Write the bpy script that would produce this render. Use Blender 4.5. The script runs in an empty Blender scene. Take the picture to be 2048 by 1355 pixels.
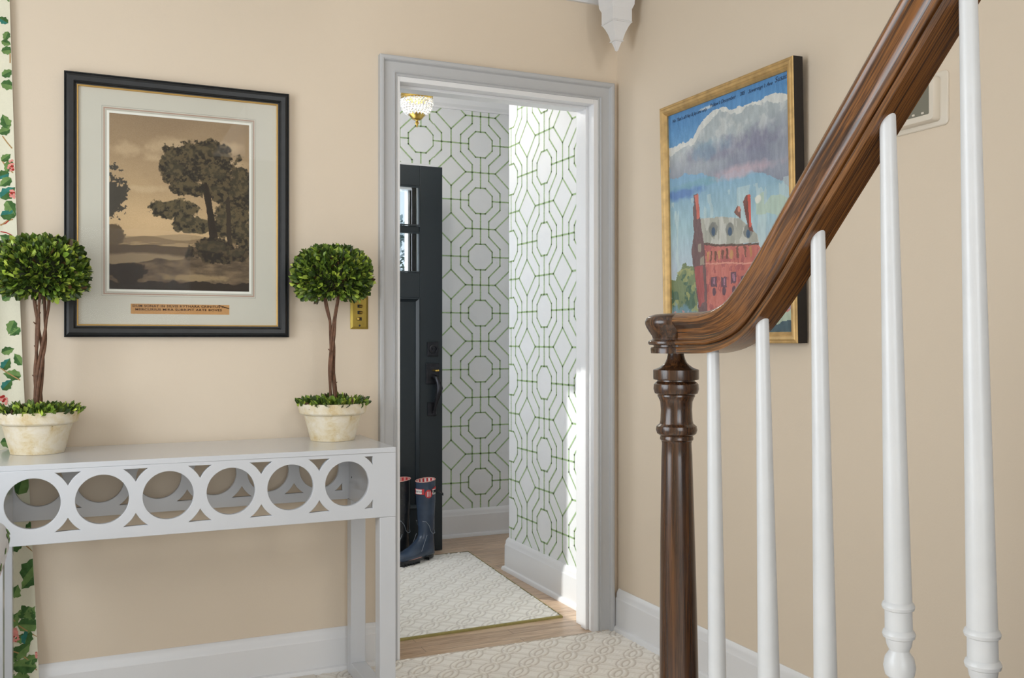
import bpy, bmesh, math, random
import numpy as np
from mathutils import Vector, Matrix

PI = math.pi
rnd = random.Random(7)
sc = bpy.context.scene
COL = sc.collection

# ------------------------------------------------------------------ camera
CAMH = 1.13
cam_d = bpy.data.cameras.new('camera')
cam = bpy.data.objects.new('camera', cam_d)
COL.objects.link(cam)
cam.location = (0, 0, CAMH)
cam.rotation_euler = (PI/2, 0, -math.radians(24.3))
cam_d.sensor_width = 36
cam_d.lens = 36*1887/2048
cam_d.shift_y = 2/2048
cam_d.clip_start = 0.05
sc.camera = cam
# ------------------------------------------------------------------ world, sun, window light, exposure
sc.view_settings.view_transform = 'Standard'
sc.view_settings.look = 'None'
sc.view_settings.gamma = 1
sc.view_settings.use_curve_mapping = False
sc.view_settings.exposure = 0.0
w = bpy.data.worlds.new('world'); sc.world = w; w.use_nodes = True
w.node_tree.nodes['Background'].inputs[0].default_value = (0.80, 0.90, 1.0, 1)
w.node_tree.nodes['Background'].inputs[1].default_value = 1.1

def light(name, kind, loc, target, energy, color=(1, 1, 1), size=(1, 1), spread=None):
    d = bpy.data.lights.new(name, kind); d.energy = energy; d.color = color
    if kind == 'AREA':
        d.shape = 'RECTANGLE'; d.size, d.size_y = size
        if spread: d.spread = spread
    o = bpy.data.objects.new(name, d); COL.objects.link(o)
    o.location = loc
    v = Vector(target) - Vector(loc)
    o.rotation_euler = v.to_track_quat('-Z', 'Y').to_euler()
    return o
sun = light('sun', 'SUN', (0, 5.7, 3), (1.095, 4.71, 1.99), 4.0, (1, .97, .92))
sun.data.angle = 0.012
light('daylight_left_window', 'AREA', (-1.36, 1.55, 1.35), (0, 1.55, 1.35), 37, (.90, .95, 1.0), (1.5, 1.5))
light('added_rear_daylight', 'AREA', (-0.1, -2.56, 1.25), (-0.1, 0, .85), 50, (.94, .97, 1.0), (1.9, 1.7))  # added fill from behind the camera, at an unseen window
light('daylight_stair_window', 'AREA', (1.35, -2.56, 3.35), (1.35, 2.5, 1.6), 36, (1.0, .98, .95), (0.9, 1.2))
light('daylight_front_door', 'AREA', (0.76, 4.32, 1.35), (2, 4.32, 1.35), 9, (.92, .96, 1.0), (0.8, 1.3))
light('daylight_entry_window', 'AREA', (1.4, 5.19, 1.5), (1.4, 4, 1.5), 2.5, (.92, .96, 1.0), (0.5, 1.0))

# ------------------------------------------------------------------ colour + materials
def lin(c):
    c = c/255.0
    return c/12.92 if c <= 0.04045 else ((c+0.055)/1.055)**2.4
def rgb(r, g, b): return (lin(r), lin(g), lin(b), 1)

class NT:
    """small helper for node trees"""
    def __init__(s, mat):
        mat.use_nodes = True; s.t = mat.node_tree; s.b = s.t.nodes['Principled BSDF']; s.m = mat
    def n(s, typ, **kw):
        x = s.t.nodes.new(typ)
        for k, v in kw.items():
            if isinstance(k, str) and hasattr(x, k): setattr(x, k, v)
            else: x.inputs[k.replace('_', ' ')].default_value = v
        return x
    def l(s, a, b): s.t.links.new(a, b)
    def math(s, op, a, b=None, clamp=False):
        x = s.t.nodes.new('ShaderNodeMath'); x.operation = op; x.use_clamp = clamp
        for i, v in enumerate((a, b)):
            if v is None: continue
            if isinstance(v, (int, float)): x.inputs[i].default_value = v
            else: s.l(v, x.inputs[i])
        return x.outputs[0]
    def coord(s, scale=(1, 1, 1), rot=(0, 0, 0), loc=(0, 0, 0), src='Object'):
        tc = s.t.nodes.new('ShaderNodeTexCoord'); mp = s.t.nodes.new('ShaderNodeMapping')
        mp.inputs['Scale'].default_value = scale; mp.inputs['Rotation'].default_value = rot; mp.inputs['Location'].default_value = loc
        s.l(tc.outputs[src], mp.inputs[0]); return mp.outputs[0]
    def noise(s, vec, scale=5, detail=4, rough=.5, dist=0):
        x = s.t.nodes.new('ShaderNodeTexNoise'); x.inputs['Scale'].default_value = scale
        x.inputs['Detail'].default_value = detail; x.inputs['Roughness'].default_value = rough; x.inputs['Distortion'].default_value = dist
        s.l(vec, x.inputs['Vector']); return x.outputs[0]
    def ramp(s, fac, stops):
        x = s.t.nodes.new('ShaderNodeValToRGB'); e = x.color_ramp.elements
        while len(e) > 1: e.remove(e[0])
        e[0].position = stops[0][0]; e[0].color = stops[0][1]
        for p, c in stops[1:]:
            q = e.new(p); q.color = c
        s.l(fac, x.inputs[0]); return x.outputs[0]
    def mix(s, fac, a, b, mode='MIX'):
        x = s.t.nodes.new('ShaderNodeMix'); x.data_type = 'RGBA'; x.blend_type = mode
        if isinstance(fac, (int, float)): x.inputs[0].default_value = fac
        else: s.l(fac, x.inputs[0])
        for i, v in ((6, a), (7, b)):
            if isinstance(v, tuple): x.inputs[i].default_value = v
            else: s.l(v, x.inputs[i])
        return x.outputs[2]
    def bump(s, h, strength=.3, dist=.002):
        x = s.t.nodes.new('ShaderNodeBump'); x.inputs['Strength'].default_value = strength; x.inputs['Distance'].default_value = dist
        s.l(h, x.inputs['Height']); s.l(x.outputs[0], s.b.inputs['Normal']); return x

def mat(name, col, rough=.5, metal=0, spec=.5, var=0.0, vscale=6, bump=0, bscale=60, coat=0):
    m = bpy.data.materials.new(name); t = NT(m)
    t.b.inputs['Roughness'].default_value = rough; t.b.inputs['Metallic'].default_value = metal
    t.b.inputs['Specular IOR Level'].default_value = spec
    if coat: t.b.inputs['Coat Weight'].default_value = coat; t.b.inputs['Coat Roughness'].default_value = .15
    co = t.coord()
    f = t.noise(co, vscale, 5)
    dk = tuple(c*(1-var) for c in col[:3])+(1,); lt = tuple(min(1, c*(1+var)) for c in col[:3])+(1,)
    t.l(t.ramp(f, [(.3, dk), (.7, lt)]), t.b.inputs['Base Color'])
    if bump: t.bump(t.noise(co, bscale, 6), bump, .002)
    return m

M = {}
M['wall'] = mat('cream_wall_paint', (.745, .632, .500, 1), .75, spec=.25, var=.012, vscale=2, bump=.12, bscale=180)
M['ceiling'] = mat('ceiling_white', (.80, .80, .78, 1), .8, spec=.2)
M['casing'] = mat('casing_white_shaded', (.50, .505, .515, 1), .38, var=.02, vscale=3, bump=.06, bscale=40)  # white like the trim, with shade put into a greyer colour
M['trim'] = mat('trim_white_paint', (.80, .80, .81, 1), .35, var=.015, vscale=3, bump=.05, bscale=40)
M['lacquer'] = mat('white_lacquer_shaded', (.62, .635, .665, 1), .14, spec=.5, var=.01, vscale=2)  # white lacquer greyed: its shade is put into the colour
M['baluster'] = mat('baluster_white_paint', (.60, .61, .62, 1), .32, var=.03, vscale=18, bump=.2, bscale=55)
M['paper'] = mat('wallpaper_white', (.78, .79, .80, 1), .7, spec=.25, var=.012, vscale=9, bump=.05, bscale=120)
M['trellis'] = mat('wallpaper_green', rgb(164, 188, 144), .7, spec=.2, var=.2, vscale=120)
M['navy'] = mat('navy_door_paint', rgb(17, 27, 33), .42, var=.08, vscale=3, bump=.05)
M['bronze'] = mat('dark_bronze', rgb(52, 52, 56), .32, metal=.85, var=.25, vscale=30)
M['brass'] = mat('brass', rgb(190, 160, 85), .3, metal=1, var=.15, vscale=25)
M['brassplate'] = mat('aged_brass_plate', rgb(168, 146, 72), .32, metal=.9, var=.15, vscale=25)
M['gold'] = mat('gold_leaf', rgb(196, 162, 106), .42, metal=.45, var=.2, vscale=30, bump=.25, bscale=90)
M['goldline'] = mat('gold_fillet', rgb(205, 165, 95), .4, metal=.5, var=.1)
M['black'] = mat('black_frame', rgb(24, 26, 28), .42, var=.3, vscale=40, bump=.15, bscale=150)
M['blackbox'] = mat('black_frame_side', rgb(20, 12, 8), .6, var=.2)
M['matboard'] = mat('mat_board', rgb(206, 203, 190), .85, spec=.15, var=.01)
M['matwhite'] = mat('mat_bevel', rgb(235, 235, 226), .85, spec=.15)
M['mauve'] = mat('mat_line', rgb(182, 158, 142), .85, spec=.1)
M['linegrey'] = mat('mat_line_fine', rgb(160, 158, 148), .85, spec=.1)
M['ink'] = mat('ink', rgb(70, 42, 24), .8)
M['darkink'] = mat('dark_ink', rgb(28, 34, 62), .6)
M['plastic'] = mat('off_white_plastic', rgb(222, 212, 196), .4)
M['lcd'] = mat('grey_screen', rgb(120, 118, 105), .2)
M['rubber'] = mat('navy_rubber', rgb(54, 67, 86), .25, var=.2, vscale=14, bump=.15, bscale=20)
M['rubberblack'] = mat('black_rubber', rgb(30, 32, 36), .26, var=.3, vscale=14, bump=.2, bscale=20)
M['piping'] = mat('boot_piping', rgb(120, 128, 138), .5)
M['red'] = mat('red_rubber', rgb(190, 52, 58), .4)
M['pinkline'] = mat('pink_line', rgb(205, 150, 140), .5)
M['white'] = mat('white_label', rgb(235, 230, 225), .5)
M['leafprint1'] = mat('leaf_print_dark', rgb(74, 108, 62), .85, spec=.1, var=.3, vscale=60)
M['leafprint2'] = mat('leaf_print_mid', rgb(112, 142, 84), .85, spec=.1, var=.2, vscale=60)
M['leafprint3'] = mat('leaf_print_teal', rgb(60, 122, 110), .85, spec=.1, var=.25, vscale=60)
M['stemprint'] = mat('stem_print', rgb(176, 142, 96), .85, spec=.1)
M['pinkprint'] = mat('flower_print', rgb(226, 150, 140), .85, spec=.1, var=.15, vscale=90)
M['redprint'] = mat('flower_print_red', rgb(168, 52, 48), .85, spec=.1)
M['linen'] = mat('linen', rgb(226, 222, 200), .9, spec=.1, var=.02, vscale=200, bump=.2, bscale=400)
M['slip'] = mat('slipcover_white', rgb(225, 226, 230), .9, spec=.1)
M['soil'] = mat('moss_soil', rgb(40, 44, 22), .95, var=.4, vscale=60)
M['vine'] = mat('vine_bark', rgb(104, 72, 52), .7, var=.4, vscale=60, bump=.5, bscale=120)
M['putty'] = mat('grey_stair_paint', rgb(200, 198, 192), .5)
M['rugback'] = mat('olive_rug_binding', rgb(150, 140, 84), .8, var=.1, vscale=80)
M['green2'] = mat('garden_leaf', rgb(70, 96, 92), .8, var=.4, vscale=20)
M['snow'] = mat('pale_ground', rgb(205, 210, 214), .9)

def stone():
    m = bpy.data.materials.new('aged_stone_pot'); t = NT(m); co = t.coord()
    a = t.noise(co, 22, 8, .7, .3); b = t.noise(co, 70, 6, .75)
    c = t.ramp(a, [(.30, rgb(206, 178, 124)), (.44, rgb(222, 206, 172)), (.60, rgb(232, 222, 202))])
    c2 = t.mix(t.ramp(b, [(.28, (1, 1, 1, 1)), (.36, (0, 0, 0, 1))]), c, rgb(150, 118, 66))
    t.l(c2, t.b.inputs['Base Color']); t.b.inputs['Roughness'].default_value = .85
    t.bump(b, .35, .003); return m
M['stone'] = stone()

def carpet(name, base, dark):
    m = bpy.data.materials.new(name); t = NT(m); co = t.coord()
    wv = t.n('ShaderNodeTexVoronoi'); wv.inputs['Scale'].default_value = 260; t.l(co, wv.inputs['Vector'])
    a = t.n('ShaderNodeVertexColor'); a.layer_name = 'Col'
    t.l(t.mix(a.outputs[0], base, dark), t.b.inputs['Base Color'])
    t.b.inputs['Roughness'].default_value = .95; t.b.inputs['Specular IOR Level'].default_value = .08
    t.bump(wv.outputs['Distance'], .35, .0015); return m
M['carpet'] = carpet('hall_carpet_loop', rgb(244, 239, 231), rgb(158, 140, 118))
M['rug'] = carpet('entry_rug_loop', rgb(242, 239, 233), rgb(166, 156, 144))
def relief(X, Y, cell, x0, y0):
    """woven lattice of overlapping circles: returns height 0..1 and groove shade tint 0..1"""
    k = 1/(cell*math.sqrt(2)); a = (X-x0+Y-y0)*k; b = (X-x0-Y+y0)*k
    # crossings of the yarns lie on whole numbers of (a, b)
    qa = np.abs(a-np.floor(a)-.5); qb = np.abs(b-np.floor(b)-.5)
    def circ(u, v): return np.abs(np.sqrt((u-1)**2+v**2)-.7071)
    # lenses along one direction are bold, along the other they are fine
    d1, d2 = circ(qa, qb), circ(qb, qa)
    def g(d, w): return np.exp(-(d/w)**2)
    h = np.maximum(g(d2, .055), g(d1, .032)*.7)
    gr = np.maximum(g(d2-.095, .032), g(d1-.06, .022)*.7)
    r2 = ((qa-.0)/.10)**2+((qb)/.05)**2
    h = h+.45*np.exp(-r2)+.25*np.abs(np.sin(a*math.pi*9))*np.abs(np.sin(b*math.pi*9))*(1-np.clip(h, 0, 1))
    return h-.45*gr, np.clip(gr*.52-.04, 0, 1)  # second value darkens the grooves, painting relief shade into the colour
def relief_grid(mb_, quad, nx, ny, z0, amp, cell, x0, y0):
    """quad corners in order (u0v0, u1v0, u1v1, u0v1)"""
    U, V = np.meshgrid(np.linspace(0, 1, nx+1), np.linspace(0, 1, ny+1))
    q = [np.array(p) for p in quad]
    X = (1-U)*(1-V)*q[0][0]+U*(1-V)*q[1][0]+U*V*q[2][0]+(1-U)*V*q[3][0]
    Y = (1-U)*(1-V)*q[0][1]+U*(1-V)*q[1][1]+U*V*q[2][1]+(1-U)*V*q[3][1]
    h, c = relief(X, Y, cell, x0, y0)
    vs = list(zip(X.ravel().tolist(), Y.ravel().tolist(), (z0+amp*h).ravel().tolist()))
    b = len(mb_.v); mb_.v += vs; W_ = nx+1
    cf = c.ravel()
    for j in range(ny):
        for i in range(nx):
            k0 = b+j*W_+i; mb_.f.append([k0, k0+1, k0+1+W_, k0+W_]); mb_.mi.append(0)
            v_ = float(cf[j*W_+i]); mb_.c.append((v_, v_, v_, 1))

def oakfloor():
    m = bpy.data.materials.new('oak_strip_floor'); t = NT(m); co = t.coord()
    br = t.n('ShaderNodeTexBrick'); t.l(co, br.inputs['Vector'])
    br.inputs['Scale'].default_value = 1; br.inputs['Brick Width'].default_value = .75; br.inputs['Row Height'].default_value = .058
    br.inputs['Mortar Size'].default_value = .0012; br.inputs['Mortar Smooth'].default_value = .2
    br.inputs['Color1'].default_value = (.2, .2, .2, 1); br.inputs['Color2'].default_value = (.9, .9, .9, 1); br.inputs['Mortar'].default_value = (0, 0, 0, 1)
    g = t.noise(t.coord((2.2, 26, 1)), 3.2, 8, .62, 1.2)
    c = t.ramp(g, [(.22, rgb(138, 108, 82)), (.42, rgb(186, 158, 130)), (.6, rgb(212, 188, 162)), (.8, rgb(230, 212, 190))])
    tint = t.ramp(br.outputs[0], [(0, (.35, .3, .26, 1)), (.15, (.80, .76, .74, 1)), (1, (1.08, 1.05, 1.02, 1))])
    t.l(t.mix(1.0, c, tint, 'MULTIPLY'), t.b.inputs['Base Color'])
    t.b.inputs['Roughness'].default_value = .3; t.bump(g, .12, .002); return m
M['oak'] = oakfloor()

def railwood(name, uv):
    m = bpy.data.materials.new(name); t = NT(m)
    if uv:
        co = t.coord((1.6, 55, 1), src='UV'); fine = t.coord((9, 320, 1), src='UV')
    else:
        co = t.coord((60, 60, 1.3)); fine = t.coord((300, 300, 9))
    a = t.noise(co, 1.6, 6, .6, 1.6); b = t.noise(fine, 1.2, 3, .6)
    c = t.ramp(a, [(.28, rgb(44, 27, 17)), (.42, rgb(76, 48, 27)), (.54, rgb(136, 88, 44)), (.66, rgb(82, 52, 30)), (.82, rgb(146, 98, 54))] if uv else
               [(.28, rgb(36, 23, 15)), (.5, rgb(68, 43, 25)), (.75, rgb(104, 68, 38))])
    c = t.mix(t.ramp(b, [(.42, (.55, .55, .55, 1)), (.52, (0, 0, 0, 1))]), c, rgb(36, 22, 15))
    t.l(c, t.b.inputs['Base Color']); t.b.inputs['Roughness'].default_value = .24
    t.b.inputs['Coat Weight'].default_value = .25; t.b.inputs['Coat Roughness'].default_value = .15
    t.bump(b, .08, .001); return m
M['rail'] = railwood('dark_oak_handrail', True)
M['newel'] = railwood('dark_oak_newel', False)

def leafmat(name, rough=.45):
    m = bpy.data.materials.new(name); t = NT(m)
    a = t.n('ShaderNodeVertexColor'); a.layer_name = 'Col'
    t.l(a.outputs[0], t.b.inputs['Base Color']); t.b.inputs['Roughness'].default_value = rough
    t.b.inputs['Subsurface Weight'].default_value = 0.0
    return m
M['leaf'] = leafmat('boxwood_leaf')
M['art'] = leafmat('printed_paper', .8)
M['oil'] = leafmat('oil_paint', .38)
t_ = NT(M['oil']); t_.bump(t_.noise(t_.coord((1, 3, 1)), 55, 7, .65, 1.5), .55, .004)

def glass(name, gl=1.0, rough=.0, tint=(1, 1, 1, 1)):
    m = bpy.data.materials.new(name); m.use_nodes = True; t = m.node_tree
    for n in list(t.nodes): t.nodes.remove(n)
    o = t.nodes.new('ShaderNodeOutputMaterial'); mx = t.nodes.new('ShaderNodeMixShader')
    tr = t.nodes.new('ShaderNodeBsdfTransparent'); gs = t.nodes.new('ShaderNodeBsdfGlossy'); fr = t.nodes.new('ShaderNodeFresnel')
    tr.inputs[0].default_value = tint; gs.inputs['Roughness'].default_value = rough; fr.inputs[0].default_value = 1.45
    ml = t.nodes.new('ShaderNodeMath'); ml.operation = 'MULTIPLY'; ml.inputs[1].default_value = gl; t.links.new(fr.outputs[0], ml.inputs[0])
    t.links.new(ml.outputs[0], mx.inputs[0]); t.links.new(tr.outputs[0], mx.inputs[1]); t.links.new(gs.outputs[0], mx.inputs[2])
    t.links.new(mx.outputs[0], o.inputs[0]); return m
M['glass'] = glass('window_glass', tint=(.93, .97, .98, 1))
M['picglass'] = glass('picture_glass', gl=.10, tint=(1, 1, 1, 1))
cr = bpy.data.materials.new('crystal'); tt = NT(cr)
tt.b.inputs['Base Color'].default_value = (.92, .94, .97, 1); tt.b.inputs['Roughness'].default_value = .08
tt.b.inputs['Transmission Weight'].default_value = .12; tt.b.inputs['IOR'].default_value = 1.5
M['crystal'] = cr

# ------------------------------------------------------------------ object helpers
def tag(o, label=None, cat=None, group=None, kind=None):
    if label: o['label'] = label
    if cat: o['category'] = cat
    if group: o['group'] = group
    if kind: o['kind'] = kind
    return o
def empty(name, loc=(0, 0, 0), rz=0):
    o = bpy.data.objects.new(name, None); COL.objects.link(o)
    o.location = loc; o.rotation_euler = (0, 0, rz); o.empty_display_size = .1
    return o

class MB:
    def __init__(s): s.v = []; s.f = []; s.mi = []; s.c = []; s.uv = None
    def add(s, vs, fs, mi=0, col=None):
        b = len(s.v); s.v += [tuple(x) for x in vs]
        for f in fs: s.f.append([b+i for i in f]); s.mi.append(mi); s.c.append(col)
        return b
    def box(s, x0, x1, y0, y1, z0, z1, mi=0):
        s.add([(x, y, z) for z in (z0, z1) for y in (y0, y1) for x in (x0, x1)],
              [(0, 2, 3, 1), (4, 5, 7, 6), (0, 1, 5, 4), (2, 6, 7, 3), (0, 4, 6, 2), (1, 3, 7, 5)], mi)
    def lathe(s, prof, c=(0, 0, 0), n=48, lean=(0, 0), mi=0, cap=True):
        """prof: [(r, z)] ; lean shifts x,y per metre of height"""
        vs = []
        for r, z in prof:
            for i in range(n):
                a = 2*PI*i/n
                vs.append((c[0]+r*math.cos(a)+lean[0]*z, c[1]+r*math.sin(a)+lean[1]*z, c[2]+z))
        fs = []
        up = prof[-1][1] > prof[0][1]
        for k in range(len(prof)-1):
            for i in range(n):
                j = (i+1) % n
                f = (k*n+i, k*n+j, (k+1)*n+j, (k+1)*n+i)
                fs.append(f if up else f[::-1])
        if cap:
            fs.append(tuple(range(n))[::-1] if up else tuple(range(n)))
            e = (len(prof)-1)*n
            fs.append(tuple(range(e, e+n)) if up else tuple(range(e, e+n))[::-1])
        s.add(vs, fs, mi)
    def tube(s, pts, rad, n=8, mi=0, cap=True):
        pts = [Vector(p) for p in pts]; rings = []
        up = Vector((0, 0, 1)); prev = None
        for i, p in enumerate(pts):
            d = (pts[min(i+1, len(pts)-1)]-pts[max(i-1, 0)]).normalized()
            if prev is None:
                a = d.cross(up)
                if a.length < .1: a = d.cross(Vector((1, 0, 0)))
                a.normalize()
            else:
                a = (prev - d*prev.dot(d)).normalized()
            prev = a; b = d.cross(a)
            r = rad[i] if isinstance(rad, (list, tuple)) else rad
            rings.append([p+a*r*math.cos(2*PI*k/n)+b*r*math.sin(2*PI*k/n) for k in range(n)])
        vs = [v for r in rings for v in r]; fs = []
        for k in range(len(rings)-1):
            for i in range(n):
                j = (i+1) % n
                fs.append((k*n+i, (k+1)*n+i, (k+1)*n+j, k*n+j))
        if cap:
            fs.append(tuple(range(n))); e = (len(rings)-1)*n; fs.append(tuple(range(e, e+n))[::-1])
        s.add(vs, fs, mi)
    def loft(s, rings, closed=True, cap=True, mi=0):
        n = len(rings[0]); vs = [v for r in rings for v in r]; fs = []
        for k in range(len(rings)-1):
            for i in range(n if closed else n-1):
                j = (i+1) % n
                fs.append((k*n+i, k*n+j, (k+1)*n+j, (k+1)*n+i))
        if cap:
            fs.append(tuple(range(n))[::-1]); e = (len(rings)-1)*n; fs.append(tuple(range(e, e+n)))
        s.add(vs, fs, mi)
    def build(s, name, mats, parent=None, smooth=False, bevel=0, colors=False, uvs=None, fix=False, seg=2, angle=35):
        me = bpy.data.meshes.new(name); me.from_pydata(s.v, [], s.f)
        if not isinstance(mats, (list, tuple)): mats = [mats]
        for m in mats: me.materials.append(m)
        me.polygons.foreach_set('material_index', s.mi)
        if smooth: me.polygons.foreach_set('use_smooth', [True]*len(s.f))
        if colors:
            at = me.color_attributes.new('Col', 'FLOAT_COLOR', 'CORNER'); buf = []
            for f, c in zip(s.f, s.c): buf += list(c)*len(f)
            at.data.foreach_set('color', buf)
        if uvs:
            ul = me.uv_layers.new(name='UVMap'); buf = []
            for f in s.f:
                for i in f: buf += uvs[i]
            ul.data.foreach_set('uv', buf)
        if fix:
            bm = bmesh.new(); bm.from_mesh(me); bmesh.ops.recalc_face_normals(bm, faces=bm.faces); bm.to_mesh(me); bm.free()
        me.update()
        o = bpy.data.objects.new(name, me); COL.objects.link(o)
        if parent is not None: o.parent = parent
        if smooth and smooth != 'all':
            try: me.set_sharp_from_angle(angle=math.radians(angle))
            except Exception: pass
        if bevel:
            b = o.modifiers.new('bevel', 'BEVEL'); b.width = bevel; b.segments = seg; b.limit_method = 'ANGLE'
            b.harden_normals = False
        return o

def curve_to_mesh(name, obj, mats, parent, xf=None):
    dg = bpy.context.evaluated_depsgraph_get(); ev = obj.evaluated_get(dg)
    me = bpy.data.meshes.new_from_object(ev)
    bpy.data.objects.remove(obj)
    if xf is not None: me.transform(xf)
    me.materials.clear()
    for m in (mats if isinstance(mats, (list, tuple)) else [mats]): me.materials.append(m)
    o = bpy.data.objects.new(name, me); COL.objects.link(o)
    if parent is not None: o.parent = parent
    return o
def shape2d(name, loops, depth, m, parent=None, xf=None, bev=0):
    cu = bpy.data.curves.new(name, 'CURVE'); cu.dimensions = '2D'; cu.fill_mode = 'BOTH'; cu.extrude = depth/2-bev
    cu.bevel_depth = bev; cu.bevel_resolution = 1; cu.offset = -bev
    for lp in loops:
        sp = cu.splines.new('POLY'); sp.points.add(len(lp)-1); sp.use_cyclic_u = True
        for p, q in zip(sp.points, lp): p.co = (q[0], q[1], 0, 1)
    ob = bpy.data.objects.new(name, cu); COL.objects.link(ob)
    bpy.context.view_layer.update()
    return curve_to_mesh(name, ob, m, parent, xf)
def text(name, body, size, m, parent, xf, shear=0, space=1, depth=.0002, bold=0):
    cu = bpy.data.curves.new(name, 'FONT'); cu.body = body; cu.size = size; cu.extrude = depth; cu.shear = shear; cu.space_character = space
    cu.offset = bold; cu.align_x = 'CENTER'; cu.align_y = 'CENTER'; cu.resolution_u = 3
    ob = bpy.data.objects.new(name, cu); COL.objects.link(ob); bpy.context.view_layer.update()
    return curve_to_mesh(name, ob, m, parent, xf)
# plane bases: local (a, b, c) -> world ; c points out of the wall towards the room
def basis(o, ax, bx, cx):
    m = Matrix.Identity(4)
    for i, v in enumerate((ax, bx, cx)):
        for r in range(3): m[r][i] = v[r]
    for r in range(3): m[r][3] = o[r]
    return m
XF_BACK = lambda y: basis((0, y, 0), (1, 0, 0), (0, 0, 1), (0, -1, 0))        # a = x, b = z, c = -y
XF_RIGHT = lambda x: basis((x, 0, 0), (0, -1, 0), (0, 0, 1), (-1, 0, 0))     # a = -y, b = z, c = -x

def frame_mesh(mb, a0, a1, b0, b1, prof, xf, open_bottom=False, mi=0):
    """mitred frame: prof = [(inset, height)] from the outside edge inwards"""
    loops = []
    for ins, h in prof:
        if open_bottom: pts = [(a0+ins, b0), (a0+ins, b1-ins), (a1-ins, b1-ins), (a1-ins, b0)]
        else: pts = [(a0+ins, b0+ins), (a0+ins, b1-ins), (a1-ins, b1-ins), (a1-ins, b0+ins)]
        loops.append([tuple(xf @ Vector((p[0], p[1], h))) for p in pts])
    n = 4; vs = [v for l in loops for v in l]; fs = []
    for k in range(len(loops)-1):
        for i in range(3 if open_bottom else 4):
            j = (i+1) % 4
            fs.append((k*n+i, k*n+j, (k+1)*n+j, (k+1)*n+i))
    mb.add(vs, fs, mi)

# ================================================================== SETTING
XR = 1.895      # face of the right wall
YB = 3.20       # hall face of the back wall
def structure(o): o['kind'] = 'structure'; return o

mb = MB(); mb.box(-1.5, 2.6, -2.7, 5.3, -.12, 0); structure(mb.build('floor', M['oak']))
# hall back wall with the doorway
mb = MB()
mb.box(-1.5, .99, YB, 3.325, 0, 5.0); mb.box(1.805, 2.02, YB, 3.325, 0, 5.0); mb.box(.99, 1.805, YB, 3.325, 2.057, 5.0)
structure(mb.build('wall_back', M['wall']))
mb = MB(); mb.box(XR, 2.02, -2.7, YB, 0, 5.0); structure(mb.build('wall_right', M['wall']))
# left wall with a window opening
mb = MB()
mb.box(-1.5, -1.3, -2.7, .80, 0, 2.5); mb.box(-1.5, -1.3, 2.30, YB, 0, 2.5)
mb.box(-1.5, -1.3, .80, 2.30, 0, .60); mb.box(-1.5, -1.3, .80, 2.30, 2.10, 2.5)
structure(mb.build('wall_left', M['wall']))
# rear wall (behind the camera) with an added hall window and a stair window
mb = MB()
mb.box(-1.5, -1.05, -2.7, -2.5, 0, 2.5); mb.box(-1.05, .85, -2.7, -2.5, 0, .5); mb.box(-1.05, .85, -2.7, -2.5, 2.2, 2.5)
mb.box(.85, XR, -2.7, -2.5, 0, 2.75); mb.box(.85, .9, -2.7, -2.5, 2.75, 5.0); mb.box(1.8, XR, -2.7, -2.5, 2.75, 5.0); mb.box(.9, 1.8, -2.7, -2.5, 3.95, 5)
structure(mb.build('wall_front', M['wall']))
mb = MB(); mb.box(-1.5, .85, -2.7, YB, 2.5, 2.62); mb.box(.85, 2.02, 3.0, YB, 2.5, 2.62)
mb.box(.78, 2.02, -2.7, 3.0, 5.0, 5.1); mb.box(.78, .85, -2.7, 3.0, 2.62, 5.0)
mb.box(.85, 2.02, 2.94, 3.0, 2.62, 5.0)
structure(mb.build('ceiling', M['ceiling']))
def window(name, xf, a0, a1, b0, b1, nx, ny):
    m = MB(); frame_mesh(m, a0-.08, a1+.08, b0-.08, b1+.08, [(0, 0), (0, .02), (.07, .025), (.08, .01), (.08, -.06)], xf)
    def bx(p0, p1, q0, q1, c0, c1):
        vs = [tuple(xf @ Vector((a, b, c))) for c in (c0, c1) for b in (q0, q1) for a in (p0, p1)]
        m.add(vs, [(0, 2, 3, 1), (4, 5, 7, 6), (0, 1, 5, 4), (2, 6, 7, 3), (0, 4, 6, 2), (1, 3, 7, 5)])
    for (p0, p1, q0, q1) in ((a0, a0+.045, b0, b1), (a1-.045, a1, b0, b1), (a0+.045, a1-.045, b0, b0+.05), (a0+.045, a1-.045, b1-.045, b1)):
        bx(p0, p1, q0, q1, -.10, -.06)
    for i in range(1, nx):
        p = a0+(a1-a0)*i/nx; bx(p-.01, p+.01, b0+.05, b1-.045, -.093, -.068)
    for i in range(1, ny):
        q = b0+(b1-b0)*i/ny; hw = .02 if i == ny//2 else .01; bx(a0+.045, a1-.045, q-hw, q+hw, -.094, -.067)
    o = structure(m.build(name, M['trim']))
    g = MB(); vs = [tuple(xf @ Vector((a, b, -.08))) for a, b in ((a0+.03, b0+.03), (a1-.03, b0+.03), (a1-.03, b1-.03), (a0+.03, b1-.03))]
    g.add(vs, [(0, 1, 2, 3)]); g.build('pane', M['glass'], o)
    return o
window('window_1', basis((-1.3, 0, 0), (0, 1, 0), (0, 0, 1), (1, 0, 0)), 0.80, 2.30, .60, 2.10, 3, 4)
window('added_window_2', basis((0, -2.5, 0), (-1, 0, 0), (0, 0, 1), (0, 1, 0)), -.85, 1.05, .5, 2.2, 3, 4)  # unseen window added as an opening for the rear light
window('window_3', basis((0, -2.5, 0), (-1, 0, 0), (0, 0, 1), (0, 1, 0)), -1.8, -.9, 2.75, 3.95, 2, 2)

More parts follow.
